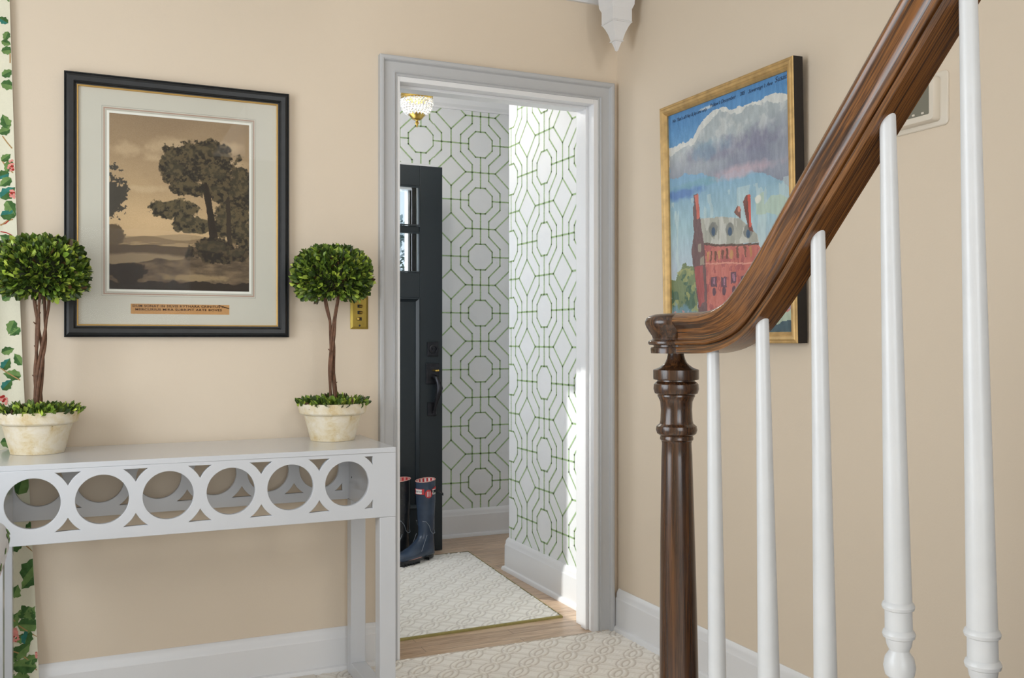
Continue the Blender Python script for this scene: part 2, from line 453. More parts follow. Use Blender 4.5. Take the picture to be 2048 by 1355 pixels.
# baseboards
def baseboard(name, p0, p1, n, h, m=None, ret0=False, ret1=False):
    """from p0 to p1 on the floor plan, n = outward normal"""
    prof = [(0, 0), (.030, 0), (.030, .008), (.026, .017), (.017, .021), (.016, h-.036), (.013, h-.030), (.0125, h-.018), (.009, h-.008), (.003, h), (0, h)]
    mbx = MB(); rings = []
    d = (Vector(p1)-Vector(p0)).normalized()
    for p, e in ((p0, -1 if ret0 else 0), (p1, 1 if ret1 else 0)):
        rings.append([(p[0]+n[0]*q+d[0]*e*q, p[1]+n[1]*q+d[1]*e*q, z) for q, z in prof])
    mbx.loft(rings); return structure(mbx.build(name, m or M['trim'], smooth=True, fix=True, angle=25))
baseboard('baseboard_left', (-1.3, YB), (.936, YB), (0, -1), .146)
baseboard('baseboard_right', (XR, 2.5+.68), (XR, -2.4), (-1, 0), .162)
baseboard('baseboard_back', (1.87, YB), (XR-.016, YB), (0, -1), .162)
# entry
XE = .80
YE = 5.07
YC = 4.232
baseboard('baseboard_entry_back', (1.83, YE), (2.55, YE), (0, -1), .158)
baseboard('baseboard_entry_right', (XR, 3.33), (XR, YC), (-1, 0), .160, ret1=True)
baseboard('baseboard_entry_return', (XR, YC), (2.5, YC), (0, 1), .160, ret0=True)
# hall ceiling trim seen at the top edge
mb = MB()
mb.loft([[(x, YB-q, z) for q, z in ((0, 2.427), (.012, 2.427), (.016, 2.44), (.05, 2.47), (.08, 2.49), (.085, 2.5), (0, 2.5))] for x in (-1.3, 1.87)])
structure(mb.build('trim_1', M['trim'], fix=True))

# doorway: casing + jambs
mb = MB()
prof = [(0, 0), (0, .024), (.004, .0265), (.012, .0265), (.016, .0235), (.019, .0165), (.021, .014), (.052, .013), (.0535, .0165), (.056, .0165), (.058, .013),
        (.0595, .0105), (.0615, .0105), (.063, .0125), (.066, .0125), (.068, .009), (.070, .007), (.0715, .0), (.0715, -.005)]
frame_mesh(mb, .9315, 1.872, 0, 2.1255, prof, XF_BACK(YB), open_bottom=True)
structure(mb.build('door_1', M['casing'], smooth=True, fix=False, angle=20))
mb = MB()
mb.box(.99, 1.008, 3.19, 3.335, 0, 2.058); mb.box(1.787, 1.806, 3.19, 3.335, 0, 2.058); mb.box(1.008, 1.787, 3.19, 3.335, 2.04, 2.058)
mb.box(.998, 1.010, 3.235, 3.27, 0, 2.04); mb.box(1.776, 1.787, 3.235, 3.275, 0, 2.04); mb.box(1.008, 1.776, 3.235, 3.275, 2.029, 2.04)
structure(mb.build('trim_3', M['trim'], bevel=.0015))

# ------------------------------------------------ wallpapered entry walls
def clip(x0, y0, x1, y1, R):
    a0, a1, b0, b1 = R; dx, dy = x1-x0, y1-y0; t0, t1 = 0., 1.
    for p, q in ((-dx, x0-a0), (dx, a1-x0), (-dy, y0-b0), (dy, b1-y0)):
        if abs(p) < 1e-12:
            if q < 0: return None
        else:
            r = q/p
            if p < 0: t0 = max(t0, r)
            else: t1 = min(t1, r)
    if t0 >= t1: return None
    return (x0+t0*dx, y0+t0*dy, x0+t1*dx, y0+t1*dy)
def trellis(mb, xf, R, ca, cb, holes=()):
    """bamboo trellis lines in the wall's own plane"""
    PA, PB = .364, .3255
    o, hs = .074, .0307
    octa = [(hs, o), (o, hs), (o, -hs), (hs, -o), (-hs, -o), (-o, -hs), (-o, hs), (-hs, o)]
    segs = [(octa[i], octa[(i+1) % 8]) for i in range(8)]
    for sx in (-1, 1):
        segs += [((.1236*sx, -.049), (.1236*sx, .049)), ((.074*sx, 0), (.182*sx, 0))]
        for sy in (-1, 1):
            segs += [((.1236*sx, .049*sy), (.052*sx, .118*sy)), ((.052*sx, .118*sy), (.052*sx, PB/2*sy)), ((.182*sx, .078*sy), (.093*sx, PB/2*sy))]
    for sy in (-1, 1): segs += [((0, .074*sy), (0, PB/2*sy))]
    segs += [((-.093, PB/2), (.093, PB/2)), ((.182, -.078), (.182, .078))]
    n0, n1 = int((R[0]-ca)/PA)-1, int((R[1]-ca)/PA)+2
    m0, m1 = int((R[2]-cb)/PB)-2, int((R[3]-cb)/PB)+2
    hw = .0042; lift = .0008
    for i in range(n0, n1+1):
        for j in range(m0, m1+1):
            for (p, q) in segs:
                c = clip(ca+i*PA+p[0], cb+j*PB+p[1], ca+i*PA+q[0], cb+j*PB+q[1], R)
                if not c: continue
                d = Vector((c[2]-c[0], c[3]-c[1])); L = d.length
                if L < .002: continue
                d /= L; nn = Vector((-d.y, d.x))
                e = .003
                pts = [(-e, 1), (L*.5-.003, .88), (L*.5, 1.25), (L*.5+.003, .88), (L+e, 1)] if L > .05 else [(-e, 1), (L+e, 1)]
                vs = []
                for s_, k in pts:
                    for sg in (-1, 1):
                        a = c[0]+d.x*s_+nn.x*hw*k*sg; b = c[1]+d.y*s_+nn.y*hw*k*sg
                        a = min(max(a, R[0]), R[1]); b = min(max(b, R[2]), R[3])
                        vs.append(tuple(xf @ Vector((a, b, lift))))
                mb.add(vs, [(2*k, 2*k+2, 2*k+3, 2*k+1) for k in range(len(pts)-1)], 1)
WZ0, WZ1, WCA, WCB = .95, 2.02, 1.08, 1.67     # window opening in the entry back wall
mb = MB()
mb.box(XE-.15, WCA, YE, 5.2, 0, 2.6); mb.box(WCB, 2.6, YE, 5.2, 0, 2.6); mb.box(WCA, WCB, YE, 5.2, 0, WZ0); mb.box(WCA, WCB, YE, 5.2, WZ1, 2.6)
trellis(mb, XF_BACK(YE), (1.80, 2.6, .15, 2.46), 2.088, 1.937)
trellis(mb, XF_BACK(YE), (XE, 1.80, 2.125, 2.46), 2.088, 1.937)
structure(mb.build('wall_entry_back', [M['paper'], M['trellis']]))
mb = MB(); mb.box(XR, 2.6, 3.325, YC, 0, 2.6)
trellis(mb, XF_RIGHT(XR), (-YC, -3.33, .15, 2.46), -3.842, 1.913)
structure(mb.build('wall_entry_right', [M['paper'], M['trellis']]))
mb = MB(); mb.box(2.55, 2.6, YC, YE, 0, 2.6); structure(mb.build('wall_entry_recess', M['paper']))
DY0, DY1 = 3.86, 4.78
mb = MB(); mb.box(XE-.15, XE, 3.325, DY0, 0, 2.6); mb.box(XE-.15, XE, DY1, YE, 0, 2.6); mb.box(XE-.15, XE, DY0, DY1, 2.08, 2.6)
structure(mb.build('wall_entry_left', M['paper']))
mb = MB(); mb.box(XE-.15, 2.6, 3.2, 5.2, 2.51, 2.62); structure(mb.build('ceiling_entry', M['ceiling']))
mb = MB()
mb.loft([[(x, YE-q, z) for q, z in ((0, 2.452), (.01, 2.452), (.012, 2.462), (.03, 2.475), (.045, 2.495), (.055, 2.51), (0, 2.51))] for x in (XE, 2.6)])
structure(mb.build('trim_4', M['trim'], fix=True))
# entry window: casing, sash, glass
mb = MB()
frame_mesh(mb, WCA-.15, WCB+.145, WZ0-.10, 2.12, [(0, 0), (0, .02), (.10, .02), (.11, .014), (.115, 0), (.145, 0), (.145, -.08)], XF_BACK(YE))
for (a, b, c, d) in ((WCA, WCA+.04, WZ0, WZ1), (WCB-.012, WCB, WZ0, WZ1), (WCA, WCB, WZ0, WZ0+.05), (WCA, WCB, WZ1-.035, WZ1), (WCA, WCB, 1.47, 1.50), (1.36, 1.38, WZ0, WZ1)):
    mb.box(a, b, YE+.03, YE+.06, c, d)
o = structure(mb.build('window_4', M['trim'], bevel=.002))
mb = MB(); mb.add([(WCA, YE+.05, WZ0), (WCB, YE+.05, WZ0), (WCB, YE+.05, WZ1), (WCA, YE+.05, WZ1)], [(0, 1, 2, 3)])
mb.build('pane', M['glass'], o)

# unseen door added to shape the sun patch: solid lower panel, glass above
o = empty('sun_mask_door', (XE-.11, 4.32, 0)); tag(o, 'unseen white door added in the outside doorway to shape the sun, glass upper half', 'door')
mb = MB(); x0, x1 = -.015, .015
mb.box(x0, x1, DY0-4.32, 4.20-4.32, 0, 2.08); mb.box(x0, x1, 4.72-4.32, DY1-4.32, 0, 2.08)
mb.box(x0, x1, 4.20-4.32, 4.72-4.32, 0, 1.0); mb.box(x0, x1, 4.20-4.32, 4.72-4.32, 2.03, 2.08)
mb.build('door_frame', M['trim'], o)
mb = MB(); mb.add([(0, 4.20-4.32, 1.0), (0, .40, 1.0), (0, .40, 2.03), (0, 4.20-4.32, 2.03)], [(0, 1, 2, 3)]); mb.build('pane', M['glass'], o)

# outside
mb = MB(); mb.box(-14, 14, 5.2, 16, -.3, -.2); mb.box(-14, .65, -3, 5.2, -.3, -.2); structure(mb.build('floor_outside', M['snow']))

# ================================================================== FRONT DOOR (navy, standing open)
DF = 4.765
door = empty('front_door', (.85, DF, 0))
tag(door, 'dark navy panelled front door standing open, with glass panes and a bronze handle set', 'door')
def dbox(m, a0, a1, b0, b1, c0=0, c1=.045): m.box(a0-.85, a1-.85, c0, c1, b0, b1)
mb = MB()
DX0, DX1 = .85, 1.742
dbox(mb, DX0, .976, .006, 2.055); dbox(mb, 1.616, DX1, .006, 2.055)
dbox(mb, .976, 1.616, 1.946, 2.055); dbox(mb, .976, 1.616, 1.354, 1.487); dbox(mb, .976, 1.616, .006, .235)
dbox(mb, .976, 1.616, 1.702, 1.734, .008, .037)
for x in (1.189, 1.403): dbox(mb, x-.012, x+.012, 1.487, 1.946, .010, .035)
dbox(mb, 1.28, 1.312, .235, 1.354)
dbox(mb, .976, 1.28, .235, 1.354, .016, .03); dbox(mb, 1.312, 1.616, .235, 1.354, .016, .03)
mb.build('door_leaf', M['navy'], door, bevel=.0025)
for a0, a1 in ((.976, 1.28), (1.312, 1.616)):
    m2 = MB(); frame_mesh(m2, a0, a1, .235, 1.354, [(0, 0), (0, .003), (.006, .004), (.012, -.002), (.020, -.010), (.022, -.016)], basis((-.85, 0, 0), (1, 0, 0), (0, 0, 1), (0, -1, 0)))
    m2.build('panel_moulding', M['navy'], door)
for (a0, a1, b0, b1) in [(x0_, x1_, z0_, z1_) for (x0_, x1_) in ((.976, 1.177), (1.201, 1.391), (1.415, 1.616)) for (z0_, z1_) in ((1.487, 1.702), (1.734, 1.946))]:
    m2 = MB(); frame_mesh(m2, a0, a1, b0, b1, [(0, 0), (0, .002), (.005, .002), (.008, -.006), (.008, -.016)], basis((-.85, 0, 0), (1, 0, 0), (0, 0, 1), (0, -1, 0)))
    s_ = m2.build('glazing_bead', M['navy'], door)
    m3 = MB(); m3.add([(a0-.85, .02, b0), (a1-.85, .02, b0), (a1-.85, .02, b1), (a0-.85, .02, b1)], [(0, 1, 2, 3)]); m3.build('pane', M['glass'], door)
# hardware
mb = MB(); dbox(mb, 1.655, 1.717, 1.043, 1.121, -.010, 0); lb = mb.build('deadbolt_plate', M['bronze'], door, bevel=.003)
mb = MB(); mb.lathe([(.024, 0), (.024, .006), (.019, .009), (.016, .009), (.014, .004), (.008, .004), (.007, .010), (0.001, .010)], n=28)
o = mb.build('key_cylinder', M['bronze'], lb, smooth=True); o.rotation_euler = (PI/2, 0, 0); o.location = (1.686-.85, -.010, 1.082)
mb = MB(); dbox(mb, 1.648, 1.722, .895, 1.006, -.010, 0); hp = mb.build('handle_plate', M['bronze'], door, bevel=.004)
mb = MB(); dbox(mb, 1.657, 1.706, .725, .799, -.010, 0); mb.build('handle_foot', M['bronze'], door, bevel=.003)
mb = MB(); H = [(1.684, -.008, .934), (1.686, -.028, .937), (1.692, -.046, .930), (1.700, -.058, .905), (1.704, -.062, .875), (1.700, -.058, .845), (1.694, -.046, .812), (1.690, -.034, .780), (1.690, -.024, .752), (1.690, -.018, .740)]
mb.tube([(a-.85, b, c) for a, b, c in H], [.010, .010, .012, .015, .017, .0155, .012, .009, .009, .012], 14)
mb.build('pull_handle', M['bronze'], door, smooth=True)
mb = MB(); mb.tube([(1.684-.85, -.010, .968), (1.685-.85, -.03, .969), (1.690-.85, -.042, .967), (1.706-.85, -.045, .968)], [.004, .005, .006, .005], 10)
mb.build('thumb_latch', M['brass'], door, smooth=True)

# ================================================================== ENTRY: rug, boots, ceiling light
rug = empty('rug', (0, 0, 0)); tag(rug, 'pale cream textured rug with olive binding on the entry floor', 'rug')
RC = [(1.0, 3.405), (1.764, 3.423), (1.849, 4.663), (1.02, 4.64)]
mb = MB(); mb.add([(x, y, z) for z in (.0005, .0070) for x, y in RC], [(0, 3, 2, 1), (0, 1, 5, 4), (1, 2, 6, 5), (2, 3, 7, 6), (3, 0, 4, 7)], 0, (0, 0, 0, 1))
relief_grid(mb, RC, 250, 390, .0060, .0040, .108, 1.344, 3.472)
mb.build('rug_pile', M['rug'], rug, colors=True, smooth='all')
mb = MB()
ctr = Vector((1.4, 4.0))
for i in range(4):
    p, q = Vector(RC[i]), Vector(RC[(i+1) % 4]); d = (q-p).normalized(); n = Vector((d.y, -d.x))
    mb.add([(*(p+n*.007-d*.006), .0004), (*(q+n*.007+d*.006), .0004), (*(q+n*.006+d*.005), .0075), (*(p+n*.006-d*.005), .0075), (*(q-n*.001), .0098), (*(p-n*.001), .0098)], [(0, 1, 2, 3), (3, 2, 4, 5)])
mb.build('rug_binding', M['rugback'], rug, fix=True)

def boot(loc, ang, mainm, label):
    b = empty('rubber_boot', (loc[0], loc[1], .0102), ang)
    tag(b, label, 'boot', 'tall rubber boots beside the open front door')
    S = [((.055, .398), (-.050, .408), .046), ((.0545, .36), (-.051, .365), .046), ((.052, .30), (-.052, .30), .045), ((.047, .22), (-.048, .22), .040), ((.042, .16), (-.044, .15), .036),
         ((.044, .128), (-.045, .112), .035), ((.056, .112), (-.050, .080), .035), ((.078, .100), (-.055, .045), .036), ((.098, .090), (-.056, .016), .037), ((.120, .080), (-.02, .014), .038),
         ((.145, .071), (.04, .014), .041), ((.170, .063), (.095, .014), .044), ((.194, .062), (.140, .014), .0445), ((.212, .055), (.172, .015), .040), ((.222, .043), (.196, .017), .030), ((.225, .032), (.216, .021), .014)]
    rings = []; n = 28
    for (f, k, wd) in S:
        c = Vector(((f[0]+k[0])/2, 0, (f[1]+k[1])/2)); h = Vector(((f[0]-k[0])/2, 0, (f[1]-k[1])/2))
        rings.append([tuple(c+h*math.cos(2*PI*i/n)+Vector((0, wd*math.copysign(abs(math.sin(2*PI*i/n))**.85, math.sin(2*PI*i/n)), 0))) for i in range(n)])
    m = MB(); m.loft(rings, cap=False); m.add(rings[-1], [tuple(range(n))])
    m.build('boot_body', mainm, b, smooth='all', fix=True)
    # striped lining
    m = MB()
    for i in range(n):
        j = (i+1) % n
        def q(r, i, s): v = Vector(rings[r][i]); c = Vector(((S[r][0][0]+S[r][1][0])/2, 0, (S[r][0][1]+S[r][1][1])/2)); return tuple(c+(v-c)*s)
        m.add([q(0, i, .985), q(0, j, .985), q(2, j, .95), q(2, i, .95)], [(0, 1, 2, 3)], i % 2)
    m.add([tuple(Vector(v)*1.0) for v in rings[2]], [tuple(range(n))], 2)
    m.build('striped_lining', [M['red'], M['white'] if mainm is M['rubber'] else M['pinkline'], M['rubberblack']], b)
    m = MB(); m.tube([rings[0][i % n] for i in range(n+1)], .0022, 6, cap=False); m.build('top_rim', M['pinkline'], b, smooth=True)
    # sole, heel
    out = []
    for t in range(36):
        a = 2*PI*t/36; x = .083+.141*math.cos(a); y = math.sin(a)*(.036+.010*math.cos(a)); y *= 1-.20*math.exp(-((x-.03)/.04)**2)
        out.append((x, y))
    m = MB(); m.loft([[(x, y, .010) for x, y in out], [(x, y, .026) for x, y in out]])
    fo = [(max(x, .075), y*1.02) for x, y in out]; m.loft([[(x, y, 0) for x, y in fo], [(x, y, .012) for x, y in fo]])
    for k in range(7):
        x = .09+k*.018; m.box(x, x+.009, -.043, .043, 0.0, .006)
    sole = m.build('sole', M['rubberblack'], b, fix=True)
    m = MB(); ho = [(min(x, .015), y*1.02) for x, y in out]; m.loft([[(x, y, 0) for x, y in ho], [(x, y, .014) for x, y in ho]]); m.build('heel', M['rubberblack'], sole, fix=True)
    m = MB(); m.tube([(.083+(x-.083)*1.01, y*1.03, .026) for x, y in out+out[:1]], .0022, 6, cap=False); m.build('welt_line', M['pinkline'], sole, smooth=True)
    m = MB(); m.tube([(.083+(x-.083)*1.005, y*1.02, .034) for x, y in out+out[:1]], .0035, 6, cap=False); m.build('foxing', mainm, sole, smooth=True)
    # ankle seam on both sides
    m = MB()
    for sd in (1, -1):
        pts = [(.047, .020*sd, .20), (.035, .034*sd, .197), (.018, .0405*sd, .175), (.004, .039*sd, .145), (-.012, .0385*sd, .13), (-.032, .034*sd, .132), (-.046, .018*sd, .142)]
        m.tube(pts, .0016, 6)
        m.tube([(-.052, .012*sd, z) for z in (.36, .28, .2, .12)], .0012, 5)
        m.tube([(.03, .0365*sd, .13), (.05, .037*sd, .095), (.075, .040*sd, .055)], .0012, 5)
    m.build('seam_piping', M['piping'], b, smooth=True)
    return b
def boot_label(b):
    # badge on the front of the shaft
    xf = b.matrix_basis
    m = MB(); n = 8; pts = []
    for k in range(n+1):
        a = math.radians(-38+76*k/n); pts.append((.056*math.cos(a)+.0022, .0475*math.sin(a)))
    base = 0
    vs = [(p[0], p[1], z) for z in (.338, .361) for p in pts]
    m.add(vs, [(k, k+1, n+2+k, n+1+k) for k in range(n)])
    vs2 = [(p[0]-.0006, p[1]*1.06, z) for z in (.3355, .3635) for p in pts]
    m.add(vs2, [(k, k+1, n+2+k, n+1+k) for k in range(n)], 1)
    lb_ = m.build('badge', [M['white'], M['red']], b)
    for i, ch in enumerate('HUNTER'):
        a = math.radians(-26+52*i/5)
        p = Vector((.056*math.cos(a)+.0032, .0475*math.sin(a), .3495)); nn = Vector((math.cos(a), math.sin(a), 0))
        tx = Vector((-nn.y, nn.x, 0))
        text('lettering', ch, .0135, M['darkink'], lb_, basis(p, tx, (0, 0, 1), nn), depth=.0002)
B1 = boot((1.588, 4.592), math.radians(180+29), M['rubber'], 'navy rubber boot with white badge and red tab, nearer the door edge')
boot_label(B1)
boot((1.478, 4.662), math.radians(180+29), M['rubberblack'], 'black rubber boot half hidden behind the white door jamb')
# side tab, buckle and strap on the camera side (local +y is the camera side)
def on_shaft(a, z, o_=0): return ((.0555+o_)*math.cos(a), (.0465+o_)*math.sin(a), z)
m = MB(); n = 20; AC = math.radians(64)
ov = [(math.radians(21)*math.cos(2*PI*i/n), .021*math.sin(2*PI*i/n)) for i in range(n)]
m.add([on_shaft(AC, .338, .004)]+[on_shaft(AC+p, .338+q, .003) for p, q in ov]+[on_shaft(AC+p*1.03, .338+q*1.03, -.001) for p, q in ov],
      [(0, 1+i, 1+(i+1) % n) for i in range(n)]+[(1+i, n+1+i, n+1+(i+1) % n, 1+(i+1) % n) for i in range(n)])
sp_ = [(math.radians(82), .350), (math.radians(92), .356), (math.radians(104), .362), (math.radians(120), .364)]
m.loft([[on_shaft(a, z-.007, .0), on_shaft(a, z-.007, .0032), on_shaft(a, z+.007, .0032), on_shaft(a, z+.007, .0)] for a, z in sp_])
tb = m.build('red_tab', M['red'], B1, fix=True)
m = MB()
for k in range(3):
    a0 = AC+math.radians(-10+8*k); m.add([on_shaft(a0, .325, .0048), on_shaft(a0+.05, .325, .0048), on_shaft(a0+.05, .351, .0048), on_shaft(a0, .351, .0048)], [(0, 1, 2, 3)])
m.build('tab_stripe', M['white'], tb)
m = MB()
xfb = basis((-.004, .0505, .347), (1, 0, 0), (0, 0, 1), (0, 1, 0))
frame_mesh(m, -.009, .009, -.013, .013, [(0, 0), (0, .003), (.003, .003), (.003, 0)], xfb); m.build('buckle', M['white'], B1)
m = MB(); P = [(.012, .047, .350), (-.006, .055, .352), (-.024, .060, .349), (-.044, .062, .340), (-.064, .062, .326)]
m.loft([[(p[0], p[1]-.002, p[2]-.006), (p[0], p[1]+.002, p[2]-.006), (p[0], p[1]+.002, p[2]+.006), (p[0], p[1]-.002, p[2]+.006)] for p in P])
m.build('strap', M['rubberblack'], B1, fix=True)

# ceiling light
CL = (1.409, 4.2)
lt = empty('ceiling_light', (CL[0], CL[1], 0)); tag(lt, 'small basket ceiling light of clear crystals with brass ring and finial', 'ceiling light')
mb = MB(); mb.lathe([(.012, 2.50), (.055, 2.50), (.055, 2.51)], n=32); mb.lathe([(.006, 2.26), (.006, 2.505)], n=12)
for k in range(3):
    a = 2*PI*k/3; mb.tube([(0, 0, 2.42), (.070*math.cos(a), .070*math.sin(a), 2.275)], .0018, 6)
mb.build('ceiling_canopy', M['brass'], lt, smooth=True)
mb = MB(); mb.lathe([(.070, 2.250), (.0745, 2.250), (.076, 2.256), (.0735, 2.262), (.076, 2.270), (.0745, 2.280), (.070, 2.280), (.070, 2.250)], n=48, cap=False); mb.build('brass_ring', M['brass'], lt, smooth=True)
mb = MB(); rr = random.Random(3)
for k, (r, z, n) in enumerate([(.073, 2.247, 30), (.074, 2.237, 30), (.0725, 2.226, 30), (.070, 2.216, 28), (.066, 2.206, 26), (.060, 2.197, 24), (.052, 2.189, 20), (.043, 2.183, 16)]):
    for i in range(n):
        a = 2*PI*(i+.5*(k % 2))/n; c = Vector((r*math.cos(a), r*math.sin(a), z)); s = .0075*(.85+.3*rr.random())
        R = Matrix.Rotation(rr.random()*PI, 3, 'Z') @ Matrix.Rotation(rr.random()*.8, 3, 'X')
        vs = [c+R @ Vector(v)*s for v in ((1, 0, 0), (-1, 0, 0), (0, 1, 0), (0, -1, 0), (0, 0, 1), (0, 0, -1))]
        mb.add(vs, [(0, 2, 4), (2, 1, 4), (1, 3, 4), (3, 0, 4), (2, 0, 5), (1, 2, 5), (3, 1, 5), (0, 3, 5)])
tag(mb.build('crystal_beads', M['crystal'], lt), kind='stuff')
ll = light('ceiling_light_bulb', 'POINT', (CL[0], CL[1], 2.36), (CL[0], CL[1], 0), 9.5, (1.0, .97, .93)); ll.data.shadow_soft_size = .05
ll.parent = lt; ll.location = (0, 0, 2.345)
mb = MB(); mb.lathe([(.002, 2.156), (.016, 2.157), (.024, 2.162), (.032, 2.172), (.039, 2.180), (.040, 2.186), (.030, 2.188)], n=32); cup = mb.build('brass_cup', M['brass'], lt, smooth=True)
mb = MB(); mb.lathe([(.001, 2.122), (.004, 2.126), (.003, 2.131), (.008, 2.138), (.0095, 2.144), (.005, 2.150), (.007, 2.154), (.012, 2.158)], n=20); mb.build('finial', M['brass'], cup, smooth=True)

# ================================================================== CARPET in the hall
mb = MB(); HX0, HY0 = .70, 2.50
for (x0, x1, y0, y1) in ((-1.3, 1.866, -2.5, HY0), (-1.3, HX0, HY0, 3.186)):
    mb.add([(x0, y0, .0055), (x1, y0, .0055), (x1, y1, .0055), (x0, y1, .0055)], [(0, 1, 2, 3)], 0, (.2, .2, .2, 1))
mb.add([(-1.3, 3.186, 0), (1.866, 3.186, 0), (1.866, 3.186, .0065), (-1.3, 3.186, .0055)], [(1, 0, 3, 2)], 0, (.5, .5, .5, 1))
relief_grid(mb, [(HX0, HY0), (1.866, HY0), (1.866, 3.186), (HX0, 3.186)], 440, 270, .0022, .0040, .107, 1.755, 3.027)
tag(mb.build('carpet', M['carpet'], colors=True, smooth='all'), 'beige wall-to-wall loop carpet with raised lattice covering the hall floor', 'carpet')

# ================================================================== CONSOLE TABLE
tb = empty('console_table', (.3065, 2.96, 0)); tag(tb, 'long white lacquered console table with openwork circle apron', 'table')
TX0, TX1, TY0, TY1, TZ = -.245, .858, 2.757, 3.168, .805
ox, oy = .3065, 2.96
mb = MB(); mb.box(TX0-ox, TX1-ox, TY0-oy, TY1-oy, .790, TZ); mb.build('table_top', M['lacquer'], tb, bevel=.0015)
def circle(cx, cz, r, n=56, a0=0, a1=2*PI): return [(cx+r*math.cos(a0+(a1-a0)*i/n), cz+r*math.sin(a0+(a1-a0)*i/n)) for i in range(n)]
CXS = [.7085-.1671*k for k in range(6)]
def apron(y0):
    AZ0, AZ1 = .595, .7898
    loops = [[(TX0-ox, AZ0), (TX1-ox, AZ0), (TX1-ox, AZ1), (TX0-ox, AZ1)]]
    cz = .7025; Ro = .0938
    for c in CXS: loops.append(circle(c-ox, cz, .0662))
    # curved triangles between neighbouring rings
    zb, d = .0780, .1671/2
    def arc(z): return math.sqrt(Ro**2-z*z)
    za = math.sqrt(Ro**2-d*d)
    for k in range(5):
        cx = (CXS[k]+CXS[k+1])/2-ox
        for sg in (-1, 1):
            zz = [za+.0006+(zb-za-.0006)*i/8 for i in range(9)]
            loops.append([(cx+d-arc(z), cz+sg*z) for z in zz]+[(cx-d+arc(z), cz+sg*z) for z in reversed(zz)])
    for c, sd in ((CXS[0]-ox, 1), (CXS[5]-ox, -1)):
        for sg in (-1, 1):
            if sd < 0: continue
            z1 = math.sqrt(Ro**2-.0775**2); zz = [z1+(zb-z1)*i/6 for i in range(7)]
            loops.append([(c+sd*arc(z), cz+sg*z) for z in zz]+[(c+sd*.0778, cz+sg*zb)])
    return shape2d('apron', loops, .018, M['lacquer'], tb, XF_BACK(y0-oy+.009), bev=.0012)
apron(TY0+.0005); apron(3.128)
for x0 in (TX0, TX1-.05):
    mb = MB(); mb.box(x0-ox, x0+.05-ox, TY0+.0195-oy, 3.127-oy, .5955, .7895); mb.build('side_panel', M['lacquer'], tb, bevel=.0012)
    for y0 in (TY0+.001, 3.098):
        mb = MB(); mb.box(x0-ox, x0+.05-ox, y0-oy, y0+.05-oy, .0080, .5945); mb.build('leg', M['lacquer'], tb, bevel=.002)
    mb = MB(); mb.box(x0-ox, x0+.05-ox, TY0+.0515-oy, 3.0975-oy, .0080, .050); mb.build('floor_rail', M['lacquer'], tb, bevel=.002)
for dy, z in ((.10, .757), (.15, .67)):
    mb = MB(); mb.box(TX1-.0512-ox, TX1-.049-ox, 2.757+dy+.18-oy, 2.757+dy+.184-oy, z, z+.005); mb.build('screw', M['black'], tb)

# ================================================================== TOPIARIES
def leaf(mb, p, d, up, L, W, col):
    d = d.normalized(); s = d.cross(up)
    if s.length < 1e-3: s = d.cross(Vector((1, 0, 0)))
    s.normalize(); n = s.cross(d)
    fold = W*.25
    v = [p, p+d*L*.35+s*W*.5+n*fold, p+d*L*.75+s*W*.42+n*fold, p+d*L, p+d*L*.75-s*W*.42+n*fold, p+d*L*.35-s*W*.5+n*fold, p+d*L*.4, p+d*L*.75]
    mb.add(v, [(0, 1, 6), (1, 2, 7, 6), (2, 3, 7), (3, 4, 7), (4, 5, 6, 7), (5, 0, 6)], 0, col)
